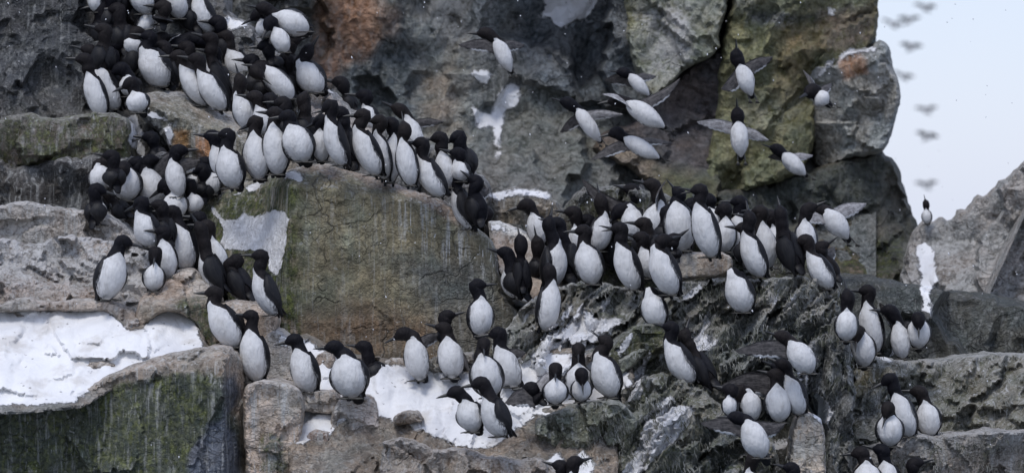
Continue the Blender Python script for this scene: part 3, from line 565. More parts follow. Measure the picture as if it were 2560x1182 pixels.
ledge('rock_ledge', 'yellowish ledge at the right edge below the cluster of far birds',
      [(2076, 930), (2090, 860), (2110, 838), (2180, 890), (2260, 905), (2330, 900), (2500, 880), (3000, 900), (3000, 1400), (2120, 1400), (2130, 1000)], lambda x, y: .35 - max(0, y - 900) * .0022, c8(96, 94, 80), mat=M_ragged, step=7, edge=5, Rd=18, bd=.18, amp=.07, fac=.16, facsc=2.2, seed=173, T=1.2, ridge=.08, strata=(-30, 2), guano=.9, moss=.3, crust=.3,
      paint=[('c', [(2130, 920), (2230, 930), (2230, 1000), (2140, 1000)], c8(116, 104, 74), 14), ('c', [(2140, 1000), (2220, 960), (2330, 1000), (2220, 1182), (2140, 1182)], c8(66, 72, 72), 16)])
ledge('rock_ledge', 'grey ledge in the bottom right corner with birds standing on it',
      [(2120, 1190), (2180, 1120), (2230, 1104), (2290, 1082), (2340, 1090), (2460, 1075), (3000, 1090), (3000, 1400), (2100, 1400)], lambda x, y: -.75, c8(104, 98, 90), mat=M_ragged, step=6, edge=4, Rd=18, bd=.16, amp=.05, fac=.12, seed=179, T=.9, guano=.5, crust=.3)
ledge('boulder', 'grey stone in the snow at the far left edge',
      [(100, 925), (200, 905), (262, 900), (296, 914), (270, 935), (230, 952), (120, 960)], lambda x, y: -1.2, c8(130, 124, 116), step=6, edge=3, Rd=14, bd=.1, amp=.02, fac=.05, seed=181, T=.3, guano=.3)
ledge('boulder', 'brown stone standing in the snow left of the upright bird pair',
      [(1428, 838), (1450, 832), (1470, 838), (1464, 870), (1444, 884), (1426, 878)], lambda x, y: -.62, c8(128, 108, 84), step=4, edge=2, Rd=8, bd=.05, amp=.015, fac=.03, seed=183, T=.2, guano=.2)
ledge('boulder', 'flat olive rock under the headless preening bird on the right ledge',
      [(1560, 835), (1590, 812), (1650, 806), (1690, 822), (1680, 850), (1640, 880), (1600, 900), (1540, 930), (1500, 950), (1500, 920), (1530, 870)], lambda x, y: -.75, c8(98, 96, 78), mat=M_ragged, step=5, edge=4, Rd=14, bd=.12, amp=.04, fac=.1, facsc=3, seed=187, T=.5, guano=.4, moss=.5)

for i, (pl, col, yy, lab) in enumerate([
    ([(1390, 935), (1424, 908), (1470, 884), (1510, 862), (1520, 872), (1480, 900), (1440, 930), (1400, 950)], (120, 110, 100), -.95, 'long grey splinter of rock slanting behind the upright pair on the snow'),
    ([(1540, 905), (1580, 880), (1620, 870), (1600, 900), (1570, 930), (1550, 940)], (96, 98, 80), -.9, 'olive splinter of rock right of the bird with raised beak'),
    ([(1330, 1052), (1400, 1020), (1500, 1000), (1560, 1010), (1600, 1060), (1560, 1110), (1440, 1130), (1350, 1110)], (78, 82, 66), -1.35, 'mossy green hump of rock in the lower middle'),
    ([(1335, 915), (1350, 895), (1368, 900), (1366, 936), (1345, 945)], (128, 122, 112), -.85, 'pale stub of rock beside the grey blurred wing'),
    ([(980, 1040), (1010, 1024), (1050, 1030), (1062, 1050), (1020, 1062), (985, 1060)], (112, 100, 88), -1.35, 'brown stone nearly buried in the snow, bottom middle left'),
    ([(1060, 905), (1090, 890), (1180, 880), (1190, 905), (1120, 930), (1070, 925)], (118, 108, 96), -.78, 'low stones half buried beside the boulder foot')]):
    ledge('boulder', lab, pl, yy, c8(*col), mat=M_ragged, step=5, edge=4, Rd=14, bd=.12, amp=.05, fac=.1, facsc=4, seed=200 + i, T=.4, guano=.45, moss=.2, crust=.15)

# ---------------------------------------------------------------- snow, lying on the slopes
SNOWP = [
    ([(-600, 780), (60, 770), (228, 772), (262, 764), (296, 792), (322, 822), (356, 816), (398, 770), (450, 768), (490, 800), (506, 850), (520, 880), (440, 900), (350, 922), (280, 945), (236, 972), (190, 1010), (-600, 1030)], 12, .80),
    ([(-600, 860), (100, 850), (300, 840), (480, 800), (500, 860), (300, 920), (-600, 990)], 30, 1.0),
    ([(690, 915), (706, 858), (750, 840), (800, 866), (850, 894), (960, 905), (1040, 914), (1130, 926), (1210, 926), (1290, 900), (1340, 880), (1430, 880), (1500, 886), (1560, 880), (1580, 960), (1500, 1030), (1340, 1040), (1250, 1110), (1180, 1130), (1000, 1060), (900, 1040), (760, 1100), (700, 1010)], 12, .80),
    ([(840, 930), (1100, 950), (1300, 930), (1440, 920), (1400, 1000), (1150, 1060), (960, 1030)], 30, 1.0),
    ([(736, 1020), (836, 1020), (850, 1060), (810, 1100), (736, 1110)], 8, .9), ([(1350, 1170), (1370, 1140), (1400, 1130), (1420, 1150), (1460, 1120), (1490, 1150), (1480, 1180), (1510, 1300), (1340, 1300)], 14, .8)]
rock('snow_bank', [(-600, 780), (60, 770), (228, 770), (262, 762), (296, 790), (322, 820), (356, 814), (398, 768), (450, 766), (490, 796), (512, 850), (530, 890), (440, 920), (350, 940), (270, 980), (190, 1030), (-600, 1050)],
     lambda x, y: -.72 - (y - 780) * .0040, c8(120, 116, 110), M_ragged, kind='structure', seed=2, step=6, edge=5, Rd=8, bd=.06, amp=.08, fac=.05, facsc=2.2, T=.8, ridge=.02, guano=.3, sharp=50)
rock('snow_bank', [(680, 915), (700, 850), (750, 835), (800, 860), (850, 888), (960, 895), (1130, 915), (1210, 915), (1290, 890), (1340, 868), (1430, 870), (1500, 876), (1570, 870), (1590, 960), (1540, 1060), (1560, 1400), (730, 1400), (720, 1080), (690, 1000)],
     lambda x, y: -.57 - (y - 850) * .0030, c8(110, 104, 96), M_ragged, kind='structure', seed=4, step=6, edge=6, Rd=8, bd=.06, amp=.10, fac=.07, facsc=2.2, T=.8, ridge=.03, guano=.4, sharp=50)
BVH = BVHTree.FromPolygons(SURF_V, SURF_F)
CAM = Vector((0, -D, 0))
def hit(px, py):
    d = (P(px, py, 0) - CAM).normalized(); h = BVH.ray_cast(CAM, d, 80)
    return h[0].y if h[0] is not None else None
# the sea, far below and out to the horizon
me = bpy.data.meshes.new('sea'); me.from_pydata([(-4000, -200, -30), (4000, -200, -30), (4000, 5000, -30), (-4000, 5000, -30)], [], [(0, 1, 2, 3)])
sea = bpy.data.objects.new('sea', me); C.objects.link(sea); tag(sea, kind='structure'); me.materials.append(plain_material('sea_water', (.05, .07, .085), .25))

# ---------------------------------------------------------------- matted strands, weed and splinters hanging on the ragged ledges
def strands(regions, seed, mat, per, ln, name, label):
    random.seed(seed); vs, fs, cs = [], [], []
    for poly, n, lean in regions:
        q = np.array(poly); lo, hi = q.min(0), q.max(0); k = 0; tries = 0
        while k < n and tries < n * 6:
            tries += 1; x, y = random.uniform(lo[0], hi[0]), random.uniform(lo[1], hi[1])
            if not inside([(x, y)], poly)[0]: continue
            if noise.noise(Vector((x * .02, y * .02, seed))) < -.12: continue
            Y = hit(x, y)
            if Y is None or Y > 1.6: continue
            k += 1; c0 = P(x, y, Y - .004)
            shade = random.random()
            for _ in range(per):
                p = c0 + Vector((random.gauss(0, .02), random.gauss(0, .006), random.gauss(0, .015)))
                a = lean + random.gauss(0, .45); L = ln * random.uniform(.4, 1.3); wd = random.uniform(.0012, .0030)
                d = Vector((math.sin(a), -.25 - random.random() * .3, -math.cos(a))).normalized()
                side = Vector((d.z, 0, -d.x)).normalized() * wd; b0 = len(vs)
                for f in (0, .35, .7, 1):
                    c = p + d * L * f + Vector((0, .10 * L * f * f, -.22 * L * f * f)); wv_ = side * (1 - f * .8)
                    vs += [c - wv_, c + wv_]; cs += [shade, shade]
                for i in range(3): fs.append((b0 + 2 * i, b0 + 2 * i + 1, b0 + 2 * i + 3, b0 + 2 * i + 2))
    o = make_mesh(name, vs, fs, mat); at = o.data.attributes.new('shade', 'FLOAT', 'POINT'); at.data.foreach_set('value', np.array(cs, 'f'))
    tag(o, label, 'grass', kind='stuff')
def strand_material():
    m = NT('matted_strands'); f = m.n('ShaderNodeAttribute', attribute_name='shade').outputs['Fac']
    r = m.n('ShaderNodeValToRGB'); m.l(f, r.inputs[0]); e = r.color_ramp.elements
    e[0].color = (.020, .024, .018, 1); e[1].position = .95; e[1].color = (.27, .27, .25, 1)
    x = e.new(.45); x.color = (.06, .065, .04, 1); x = e.new(.72); x.color = (.15, .145, .12, 1)
    m.l(r.outputs[0], m.b.inputs['Base Color']); m.b.inputs['Roughness'].default_value = .8
    return m.m
strands([([(1480, 705), (1690, 720), (1680, 760), (1500, 740)], 40, .6),
         ([(1690, 710), (2080, 700), (2100, 840), (1980, 930), (1760, 960), (1700, 860)], 520, .2),
         ([(1480, 1000), (1700, 940), (1980, 1080), (1980, 1182), (1450, 1182)], 380, .3),
         ([(2020, 830), (2130, 800), (2135, 1182), (2060, 1182)], 90, -.5),
         ([(2120, 880), (2330, 900), (2560, 900), (2560, 1182), (2130, 1182)], 180, .1),
        ],
        5, strand_material(), 7, .032, 'grass', 'matted dead grass and weed clinging to the ragged ledges')

# a few flakes of snow in the air
def flake_material():
    m = NT('snowflake'); m.b.inputs['Base Color'].default_value = (.8, .8, .82, 1); return m.m
random.seed(99); vs, fs = [], []
for _ in range(420):
    Y = random.uniform(-2.5, 4.5); c = P(random.uniform(-200, 2760), random.uniform(-100, 1280), Y); r = random.uniform(.0022, .0048); b0 = len(vs)
    d = Vector((random.gauss(.25, .2), random.gauss(0, .3), -1)).normalized() * r * random.uniform(1, 2.6); s1 = Vector((r, 0, r * .3)); s2_ = Vector((0, r, 0))
    vs += [c + d, c - d, c + s1, c - s1, c + s2_, c - s2_]
    fs += [(b0, b0 + 2, b0 + 4), (b0, b0 + 4, b0 + 3), (b0, b0 + 3, b0 + 5), (b0, b0 + 5, b0 + 2), (b0 + 1, b0 + 4, b0 + 2), (b0 + 1, b0 + 3, b0 + 4), (b0 + 1, b0 + 5, b0 + 3), (b0 + 1, b0 + 2, b0 + 5)]
fl = make_mesh('falling_snow', vs, fs, flake_material()); tag(fl, 'sparse small flakes of snow drifting through the air', 'falling snow', kind='stuff')

# ---------------------------------------------------------------- guillemots
LIGHTER = ('body',)
def spline(pts, rad, per):
    """Catmull-Rom through points and radii"""
    n = len(pts); P_ = [pts[0] * 2 - pts[1]] + pts + [pts[-1] * 2 - pts[-2]]; R_ = [rad[0]] + rad + [rad[-1]]
    out = []
    for i in range(1, n):
        p0, p1, p2, p3 = P_[i - 1:i + 3]; r1, r2 = R_[i], R_[i + 1]; r0, r3 = R_[i - 1], R_[i + 2] if i + 2 < len(R_) else R_[-1]
        for k in range(per):
            t = k / per
            f = lambda a, b, c, d: .5 * ((2 * b) + (c - a) * t + (2 * a - 5 * b + 4 * c - d) * t * t + (3 * b - a - 3 * c + d) * t ** 3)
            out.append((f(p0, p1, p2, p3), max(.0006, f(r0, r1, r2, r3)), i - 1 + t))
    out.append((pts[-1], rad[-1], n - 1.0))
    return out
def set_st(me, st):
    a = me.attributes.new('st', 'FLOAT_VECTOR', 'POINT'); a.data.foreach_set('vector', np.array(st, 'f').ravel())
PROF = [(0, .40), (.05, .56), (.13, .74), (.25, .90), (.38, .98), (.52, 1.0), (.65, .95), (.76, .84), (.87, .69), (1.0, .53)]
PROF_F = [(0, .16), (.06, .33), (.15, .57), (.28, .82), (.42, .97), (.56, 1.0), (.70, .95), (.82, .84), (.91, .74), (1.0, .62)]
def guillemot(label, B, N, H, V0, bill, w, hr, wings=None, tailup=0.0, group='guillemots crowding the ledges', feet=True, name='guillemot', open_bill=False, tail=1.0, flying=False):
    """B, N, H: rump, neck base and head centre in world space; V0: where the belly faces; bill: unit vector; w, hr: body width and head radius in m"""
    V0 = Vector(V0).normalized(); rnd = random.random()
    root = bpy.data.objects.new(name, None); C.objects.link(root); root.empty_display_size = .05; root.location = B
    tag(root, label, 'seabird', group)
    ax = (N - B); L = ax.length; T0 = ax.normalized()
    Vb = (V0 - T0 * V0.dot(T0)).normalized(); Sd = T0.cross(Vb)
    pts, rad = [], []
    prof = PROF_F if flying else PROF
    for s, r in prof:
        bow = math.sin(s * math.pi) * .05 * L + 0.0
        side_ = math.sin(s * 2.6) * (rnd - .5) * .05 * L
        pts.append(B + ax * s + Vb * bow + Sd * side_ * (1 - s)); rad.append(r * w / 2)
    nb = len(pts)
    NH = H - N; nl = NH.length
    mid = N + NH * .5 + Vb * (-.06 * nl if not flying else 0)
    if nl > hr * 2.0:
        pts.append(N + NH * .33 + Vb * -.02 * nl); rad.append(hr * .98)
        pts.append(N + NH * .66 - bill * hr * .12); rad.append(hr * .90)
    else:
        pts.append(mid); rad.append(hr * .95)
    pts.append(H - bill * hr * .10); rad.append(hr * 1.0)
    pts.append(H + bill * hr * .62); rad.append(hr * .86)
    pts.append(H + bill * hr * 1.12 - T0 * hr * .10); rad.append(hr * .55)
    pts.append(H + bill * hr * 1.50 - T0 * hr * .16); rad.append(hr * .27)
    sp = spline(pts, rad, 3)
    SEG = 20; verts, st = [], []
    T = (sp[1][0] - sp[0][0]).normalized(); Vv = (Vb - T * Vb.dot(T)).normalized()
    rings = []
    for i, (c, r, u) in enumerate(sp):
        Tn = (sp[min(i + 1, len(sp) - 1)][0] - sp[max(i - 1, 0)][0]).normalized()
        q = T.rotation_difference(Tn); Vv = (q @ Vv); Vv = (Vv - Tn * Vv.dot(Tn)).normalized(); T = Tn
        Sv = T.cross(Vv); t = u / (nb - 1) if u <= nb - 1 else 1 + (u - nb + 1) * .2
        if u <= nb - 1: j = int(min(u, nb - 2)); t = prof[j][0] + (prof[j + 1][0] - prof[j][0]) * (u - j)
        flat = .90 if u < nb - 1 else 1.0
        rings.append((c, r, Vv.copy(), Sv.copy(), t))
        for k in range(SEG):
            th = 2 * math.pi * k / SEG; a = abs(th if th <= math.pi else th - 2 * math.pi) / math.pi
            sh = 1.0 + (.10 * math.sin(t * math.pi) * (1 - a) if t < 1 else 0)
            nz_ = .09 * noise.noise(Vector((math.cos(th) * 1.3, math.sin(th) * 1.3, t * 3 + rnd * 50))) if t < 1 else 0
            sh += nz_
            verts.append(c + Vv * (math.cos(th) * r * flat * sh) + Sv * (math.sin(th) * r * (1 + nz_))); st.append((t, a, rnd))
    faces = []
    for i in range(len(sp) - 1):
        for k in range(SEG):
            a, b = i * SEG + k, i * SEG + (k + 1) % SEG
            faces.append((a, b, b + SEG, a + SEG))
    n = len(verts); verts += [sp[0][0] - T0 * rad[0] * .6, sp[-1][0] + bill * rad[-1] * .5]; st += [(0, 1, rnd), (2.2, 0, rnd)]
    for k in range(SEG):
        faces.append((n, (k + 1) % SEG, k)); m = (len(sp) - 1) * SEG; faces.append((n + 1, m + k, m + (k + 1) % SEG))
    body = make_mesh('body', verts, faces, M_plum, origin=B); set_st(body.data, st); body.parent = root; body.location = (0, 0, 0)
    def child(nm, vs, fs, mat, st=None):
        o = make_mesh(nm, vs, fs, mat, origin=B); o.parent = root; o.location = (0, 0, 0)
        if st: set_st(o.data, st)
        return o
    def at(t, th, off):          # a point on (or off) the trunk
        t = max(-.3, min(1.0, t))
        if t <= 0: c, r, Vv, Sv, _ = rings[0]; c = c + T0 * t * L; r = r + w * .02
        else:
            i = next(i for i, q in enumerate(rings) if q[4] >= t)
            c1, r1, Vv, Sv, t1 = rings[max(0, i - 1)]; c2, r2, Vv2, Sv2, t2 = rings[i]; f = (t - t1) / max(1e-6, t2 - t1); f = max(0, min(1, f))
            c = c1.lerp(c2, f); r = r1 + (r2 - r1) * f
        return c + (Vv * math.cos(th) * .92 + Sv * math.sin(th)) * (r + off)
    # bill
    tip = H + bill * (hr * 3.15) - T0 * hr * .22
    base = H + bill * hr * 1.28 - T0 * hr * .13
    def cone(a, b, r0, up):
        d = (b - a).normalized(); u = (up - d * up.dot(d)).normalized(); s_ = d.cross(u); vs, fs = [], []
        for i, (f, k) in enumerate(((0, 1), (.35, .74), (.7, .45), (.93, .18), (1, .02))):
            c = a.lerp(b, f) - u * (r0 * .35 * f * f)
            for j in range(8): th = math.pi / 4 * j; vs.append(c + u * math.cos(th) * r0 * k * 1.1 + s_ * math.sin(th) * r0 * k * .7)
        for i in range(4):
            for j in range(8): fs.append((i * 8 + j, i * 8 + (j + 1) % 8, i * 8 + 8 + (j + 1) % 8, i * 8 + 8 + j))
        return vs, fs
    up = -Vb if abs(bill.dot(T0)) > .8 else T0
    if open_bill:
        v1, f1 = cone(base, tip + up * hr * .45, hr * .22, up); v2, f2 = cone(base - up * hr * .1, tip - up * hr * .45, hr * .18, up)
        v1 += v2; f1 += [tuple(i + 40 for i in f) for f in f2]
        child('bill', v1, f1, M_bill)
    else: child('bill', *cone(base, tip, hr * .29, up), M_bill)
    # eyes (small, only catch a little light)
    # folded or spread wings
    for sgn, spec in zip((1, -1), wings or (None, None)):
        if spec is None or spec == 'fold':
            nu, nv = 12, 6; vs, s2, fs = [], [], []
            for i in range(nu + 1):
                u = i / nu; t = .90 - u * 1.02
                cen = .76 - .04 * u; hw = .33 * (math.sin(min(1, u * 2.2 + .25) * math.pi / 2)) * (1 - max(0, u - .45) / .56 * .93)
                for j in range(nv + 1):
                    v = j / nv * 2 - 1; th = sgn * math.pi * (cen - .03 - hw * v)
                    vs.append(at(t, th, w * (.075 * (1 - v ** 4) ** .5 + .012 + .03 * u))); s2.append((u, (v + 1) / 2 * .9, rnd))
            m0 = len(vs)
            for i in range(nu + 1):
                u = i / nu; t = .90 - u * 1.02
                cen = .76 - .04 * u; hw = .33 * (math.sin(min(1, u * 2.2 + .25) * math.pi / 2)) * (1 - max(0, u - .45) / .56 * .93)
                for j in range(nv + 1):
                    v = j / nv * 2 - 1; th = sgn * math.pi * (cen - .03 - hw * v); vs.append(at(t, th, -w * .03)); s2.append((u, (v + 1) / 2 * .9, rnd))
            W_ = nv + 1
            for i in range(nu):
                for j in range(nv):
                    q = (i * W_ + j, i * W_ + j + 1, (i + 1) * W_ + j + 1, (i + 1) * W_ + j)
                    if sgn < 0: q = q[::-1]
                    fs.append(q); fs.append(tuple(reversed([k + m0 for k in q])))
            def side(seq):
                for a, b in zip(seq, seq[1:]): fs.append((a, b, b + m0, a + m0))
            side([i * W_ for i in range(nu + 1)]); side([i * W_ + nv for i in range(nu + 1)]); side(list(range(W_))); side([nu * W_ + j for j in range(W_)])
            child('wing', vs, fs, M_fold, s2)
        elif spec is not False:
            tip_, chord, mat, bend = spec            # world tip, chord width, material, bend vector
            sh = B + ax * .80 + Vb * (-.05 * w) + (tip_ - B - ax * .8).normalized() * w * .22
            dv = tip_ - sh; Lw = dv.length; dn = dv.normalized()
            cd = (-T0 - dn * (-T0).dot(dn)).normalized(); nn = dn.cross(cd)
            vs, s2, fs = [], [], []; nu, nv = 30, 7
            for side_ in (0, 1):
                for i in range(nu + 1):
                    u = i / nu; c = sh + dv * u + bend * math.sin(u * math.pi) * Lw
                    ch = chord * (1.05 - .30 * u) * (1 - max(0, (u - .45) / .55) ** 1.7) + .004
                    for j in range(nv + 1):
                        v = j / nv
                        jag = (abs(math.sin(u * 22)) * .09 * (1 if v == 1 else .4 if v > .8 else 0)) * chord
                        th_ = .010 * (1 - u * .75) * math.sin(math.pi * min(1, v * 1.0 + .02)) * (1 if side_ else -1) + (.5 - v) ** 2 * chord * .16
                        vs.append(c + cd * ((v - .42 + .18 * u * u) * ch + jag) + nn * th_); s2.append((u, v, rnd))
            W_ = nv + 1; m0 = (nu + 1) * W_
            for i in range(nu):
                for j in range(nv):
                    q = (i * W_ + j, i * W_ + j + 1, (i + 1) * W_ + j + 1, (i + 1) * W_ + j); fs.append(q[::-1]); fs.append(tuple(k + m0 for k in q))
            def side2(seq):
                for a, b in zip(seq, seq[1:]): fs.append((a, b, b + m0, a + m0))
            side2([i * W_ for i in range(nu + 1)]); side2([i * W_ + nv for i in range(nu + 1)])
            child('wing', vs, fs, mat, s2)
    # tail: short dark wedge
    d0 = B + ax * .12 - Vb * w * .20; td = (-T0 * 1.0 - Vb * .45 + Vb * tailup).normalized(); tl = w * .46 * tail
    vs = []
    for f, hw, hh in ((0, .22, .10), (.5, .20, .055), (.85, .15, .03), (1.0, .08, .015)):
        c = d0 + td * tl * f; nrm = td.cross(Sd).normalized()
        for k in range(8): th = math.pi / 4 * k; vs.append(c + Sd * math.cos(th) * hw * w + nrm * math.sin(th) * hh * w)
    fs = [(i * 8 + j, i * 8 + (j + 1) % 8, i * 8 + 8 + (j + 1) % 8, i * 8 + 8 + j) for i in range(3) for j in range(8)] + [tuple(range(24, 32)), tuple(reversed(range(8)))]
    child('tail', vs, fs, M_fold, [(0.9, .3, rnd)] * len(vs))
    # feet: webbed, three toes
    if feet:
        fw = Vector((V0.x, V0.y, 0)); fw = fw.normalized() if fw.length > .1 else Vector((0, -1, 0)); sw = fw.cross(Vector((0, 0, 1)))
        for sgn in (1, -1):
            a = B + ax * .05 + sw * sgn * w * .20 + fw * w * .05
            if flying: f0 = a - T0 * w * .30; toes = [f0 + (-T0 * .30 + sw * k * .16) * w for k in (-1, 0, 1)]; dn_ = Vb * .03 * w
            else: f0 = Vector((a.x, a.y, B.z - w * .02)); toes = [f0 + (fw * .42 + sw * k * .20) * w + Vector((0, 0, -.01)) for k in (-1, 0, 1)]; dn_ = Vector((0, 0, -.035 * w))
            web = [f0, toes[0], (toes[0] + toes[1]) / 2 * .85 + f0 * .15, toes[1], (toes[1] + toes[2]) / 2 * .85 + f0 * .15, toes[2]]
            vs = web + [p + dn_ for p in web]; k6 = 6
            fs = [(0, 1, 2), (0, 2, 3), (0, 3, 4), (0, 4, 5), (6, 8, 7), (6, 9, 8), (6, 10, 9), (6, 11, 10)] + [(i, i + 6, (i + 1) % 6 + 6, (i + 1) % 6) for i in range(6)]
            o = len(vs); r = w * .045; legt = B + ax * .16 + sw * sgn * w * .16
            for c in (legt, f0):
                for k in range(6): th = math.pi / 3 * k; vs.append(c + (sw * math.cos(th) + fw * math.sin(th)) * r)
            fs += [(o + k, o + (k + 1) % 6, o + 6 + (k + 1) % 6, o + 6 + k) for k in range(6)]
            child('foot', vs, fs, M_foot)
    return root

GY = dict(UL=1.75, BR=.14, BK=.50, ML=.25, L=-.45, LL=-1.15, LM=-.85, RC=-.10, RK=.35, RL=-.95, RR=.10, RB=-.75)
WM = {'d': M_wing, 'p': M_pale}
def bird(label, b, n, h, ang=None, bz=.1, f=0, w=60, g='BR', o=0, hy=0, ny=0, wl=None, wr=None, k=1.0, grp=None, feet=True, op=False, tail=1.0, abs_y=None, fly=False):
    """pixel measurements of rump b, neck base n, head h; ang: bill angle in the picture; f: degrees the belly is turned to the viewer's left; g/o: ledge and step forward"""
    if abs_y is not None: Y = abs_y
    else:
        Yg = GY[g]; hb = hit(b[0], b[1] - 3); Y = Yg
        if hb is not None and abs(hb - Yg) < .55: Y = hb + .02
        mx, my = b[0] * .5 + n[0] * .5, b[1] * .5 + n[1] * .5
        for qx, qy in ((mx - w * .3, my), (mx + w * .3, my), (b[0] * .2 + n[0] * .8, b[1] * .2 + n[1] * .8)):
            hm = hit(qx, qy)
            if hm is not None and hm > -2.2: Y = min(Y, hm - w * S * .42)
        Y -= o
    s = S * (D + Y) / D
    if fly: w *= .92; b = (b[0] + (b[0] - n[0]) * .10, b[1] + (b[1] - n[1]) * .10)
    Bp = P(b[0], b[1] - 2, Y); Np = P(n[0], n[1], Y + ny); Hp = P(h[0], h[1], Y + ny - hy)
    a = R(180 if ang is None else ang); c = math.sqrt(max(0, 1 - bz * bz)); bl = Vector((math.cos(a) * c, -bz, math.sin(a) * c)).normalized()
    fr = R(f); V0 = Vector((-math.sin(fr), -math.cos(fr), 0))
    def wspec(q):
        if q is None or q is False or q == 'fold': return q
        tx, ty, dep, ch, mt = q[:5]; bend = Vector(q[5]) if len(q) > 5 else Vector((0, 0, .05))
        return (P(tx, ty, Y + ny + dep), ch * s * 1.2, WM[mt], bend)
    # wing list is (bird's side +, side -); work out which of them lies to the viewer's left
    ax = (Np - Bp).normalized(); Vb = (V0 - ax * V0.dot(ax)).normalized(); Sd = ax.cross(Vb)
    ws = (wspec(wr), wspec(wl)) if Sd.x > 0 else (wspec(wl), wspec(wr))
    return guillemot(label, Bp, Np, Hp, V0, bl, w * s, 17.6 * k * s, wings=ws, feet=feet, open_bill=op, tail=tail, flying=fly, group=grp or 'guillemots crowding the ledges')

# upper left crowd
U = dict(g='UL')
bird('bird cut by the top edge, broad white breast, left of a black head', (368, 34), (346, -48), (330, -85), 200, f=15, w=62, **U)
bird('small pale belly under the topmost white breast at upper left', (352, 92), (370, 34), (382, 4), 20, f=-30, w=44, o=.1, **U)
bird('bird at the top edge right of a black head, greyish white breast', (452, 46), (432, -38), (418, -70), 190, f=10, w=58, o=.05, **U)
bird('black headed bird bending low at the top edge, between two white breasts', (404, 60), (408, 40), (412, 18), 170, f=150, w=50, o=.2, **U)
bird('tall leaning bird at the top edge, grey white front, right of the crowd', (528, 80), (486, -10), (468, -45), 160, f=38, w=58, **U)
bird('bird with black head turned left, beside the white capped stone at the top', (566, 150), (556, 86), (547, 56), 172, f=150, w=48, o=-.05, **U)
bird('white throated bird just below the one by the white capped stone', (575, 266), (528, 142), (528, 98), 158, f=112, w=50, o=.05, **U)
bird('pale grey bodied bird behind, right of the white throated one', (612, 202), (574, 128), (566, 92), 170, f=12, w=60, o=-.1, **U)
bird('leaning bird with broad white belly, left one of a leaning pair', (515, 262), (458, 168), (448, 142), 175, f=20, w=56, o=.1, **U)
bird('leaning bird with rounded white belly, right one of a leaning pair', (558, 274), (502, 180), (494, 150), 165, f=22, w=56, o=.28, **U)
bird('large upright bird with grey white front and black back, upper left', (414, 214), (364, 124), (376, 94), 165, f=30, w=76, o=.3, **U)
bird('grey backed bird hunched with its back to us, behind the large upright one', (420, 150), (478, 96), (496, 102), 330, f=165, w=66, o=.05, k=1.1, wl=(404, 150, -.1, 40, 'd'), **U)
bird('pale bellied bird lying low near the upper left edge', (352, 132), (310, 96), (296, 110), 220, f=0, w=44, o=.15, **U)
bird('tall grey fronted bird leaning right near the left edge of the crowd', (292, 272), (240, 162), (226, 128), 160, f=30, w=62, o=.35, **U)
bird('bird half cut by the left edge under the upper crowd, grey front', (256, 290), (224, 184), (214, 150), 170, f=20, w=52, o=.45, **U)
bird('round white belly below the large upright bird, head lowered', (330, 240), (322, 190), (303, 172), 200, f=20, w=54, o=.4, **U)
bird('bright white breast facing us under the round white belly', (352, 280), (336, 232), (330, 208), 200, f=10, w=56, o=.55, **U)
bird('black backed bird turned away, beside the tall grey front', (300, 248), (284, 168), (280, 138), 170, f=172, w=60, o=.25, **U)
bird('black backed bird turned away at the upper left edge, top one', (262, 118), (252, 44), (250, 14), 185, f=175, w=60, o=.0, **U)
bird('black backed bird turned away, below the topmost one at the left edge', (254, 186), (262, 106), (262, 76), 160, f=160, w=58, o=.2, **U)
bird('black backed bird in the thick of the upper left crowd', (312, 130), (300, 56), (296, 24), 175, f=170, w=62, o=.05, **U)
bird('dark bird with a sliver of white breast, upper left crowd', (326, 190), (330, 118), (338, 84), 20, f=-140, w=52, o=.15, **U)
bird('black bird behind the large upright one, only its neck and back showing', (430, 215), (418, 150), (410, 118), 170, f=175, w=56, o=.18, **U)
bird('bird at the top left corner with a white spot on its breast', (240, 30), (238, -30), (232, -60), 170, f=25, w=40, o=.1, **U)
bird('dark bird between the top left corner and the first white breast', (300, 40), (298, -30), (296, -60), 180, f=160, w=56, o=-.05, **U)
bird('white blurred belly slanting down to the right, topmost right of the crowd', (768, 78), (688, 40), (662, 22), 170, bz=.2, f=-5, w=62, o=.15, **U)
bird('bird with white rounded cheek just left of the slanting belly', (668, 92), (656, 50), (650, 36), 205, f=20, w=46, o=.05, **U)
bird('bird bowing with both black wings held out, under the slanting belly', (716, 130), (688, 72), (676, 56), 240, bz=.5, f=5, w=46, o=.25, wl=(672, 108, -.02, 22, 'd'), wr=(716, 112, -.02, 24, 'd'), **U)
bird('dark bird seen from behind, below the bowing bird', (692, 180), (676, 144), (668, 116), 180, f=170, w=46, o=.1, **U)
bird('dark blurred bird in front of the orange stained cliff', (716, 200), (722, 130), (730, 104), 20, f=165, w=58, o=-.1, **U)
bird('preening bird with its head tucked against a cream belly', (728, 246), (656, 170), (640, 180), 320, bz=.4, f=-15, w=54, hy=.08, o=.3, **U)
bird('stout bird with white belly at the right end of the upper left crowd', (800, 230), (752, 158), (768, 132), 60, f=18, w=66, o=.2, **U)
bird('dark bird squeezed left of the stout white bird', (748, 236), (722, 180), (718, 150), 170, f=150, w=46, o=.1, **U)
bird('out of focus dark bird on the ridge right of the stout one', (884, 280), (864, 234), (853, 208), 165, f=130, w=38, o=-.15, **U)
bird('blurred bird behind the crest with a white breast, right of the dark one', (938, 322), (914, 264), (914, 240), 170, f=30, w=44, o=.0, **U)
bird('blurred bird behind the crest, one wing streaming right', (1046, 384), (1018, 292), (1000, 276), 150, f=8, w=50, o=-.1, wr=(1110, 304, .05, 18, 'd'), **U)
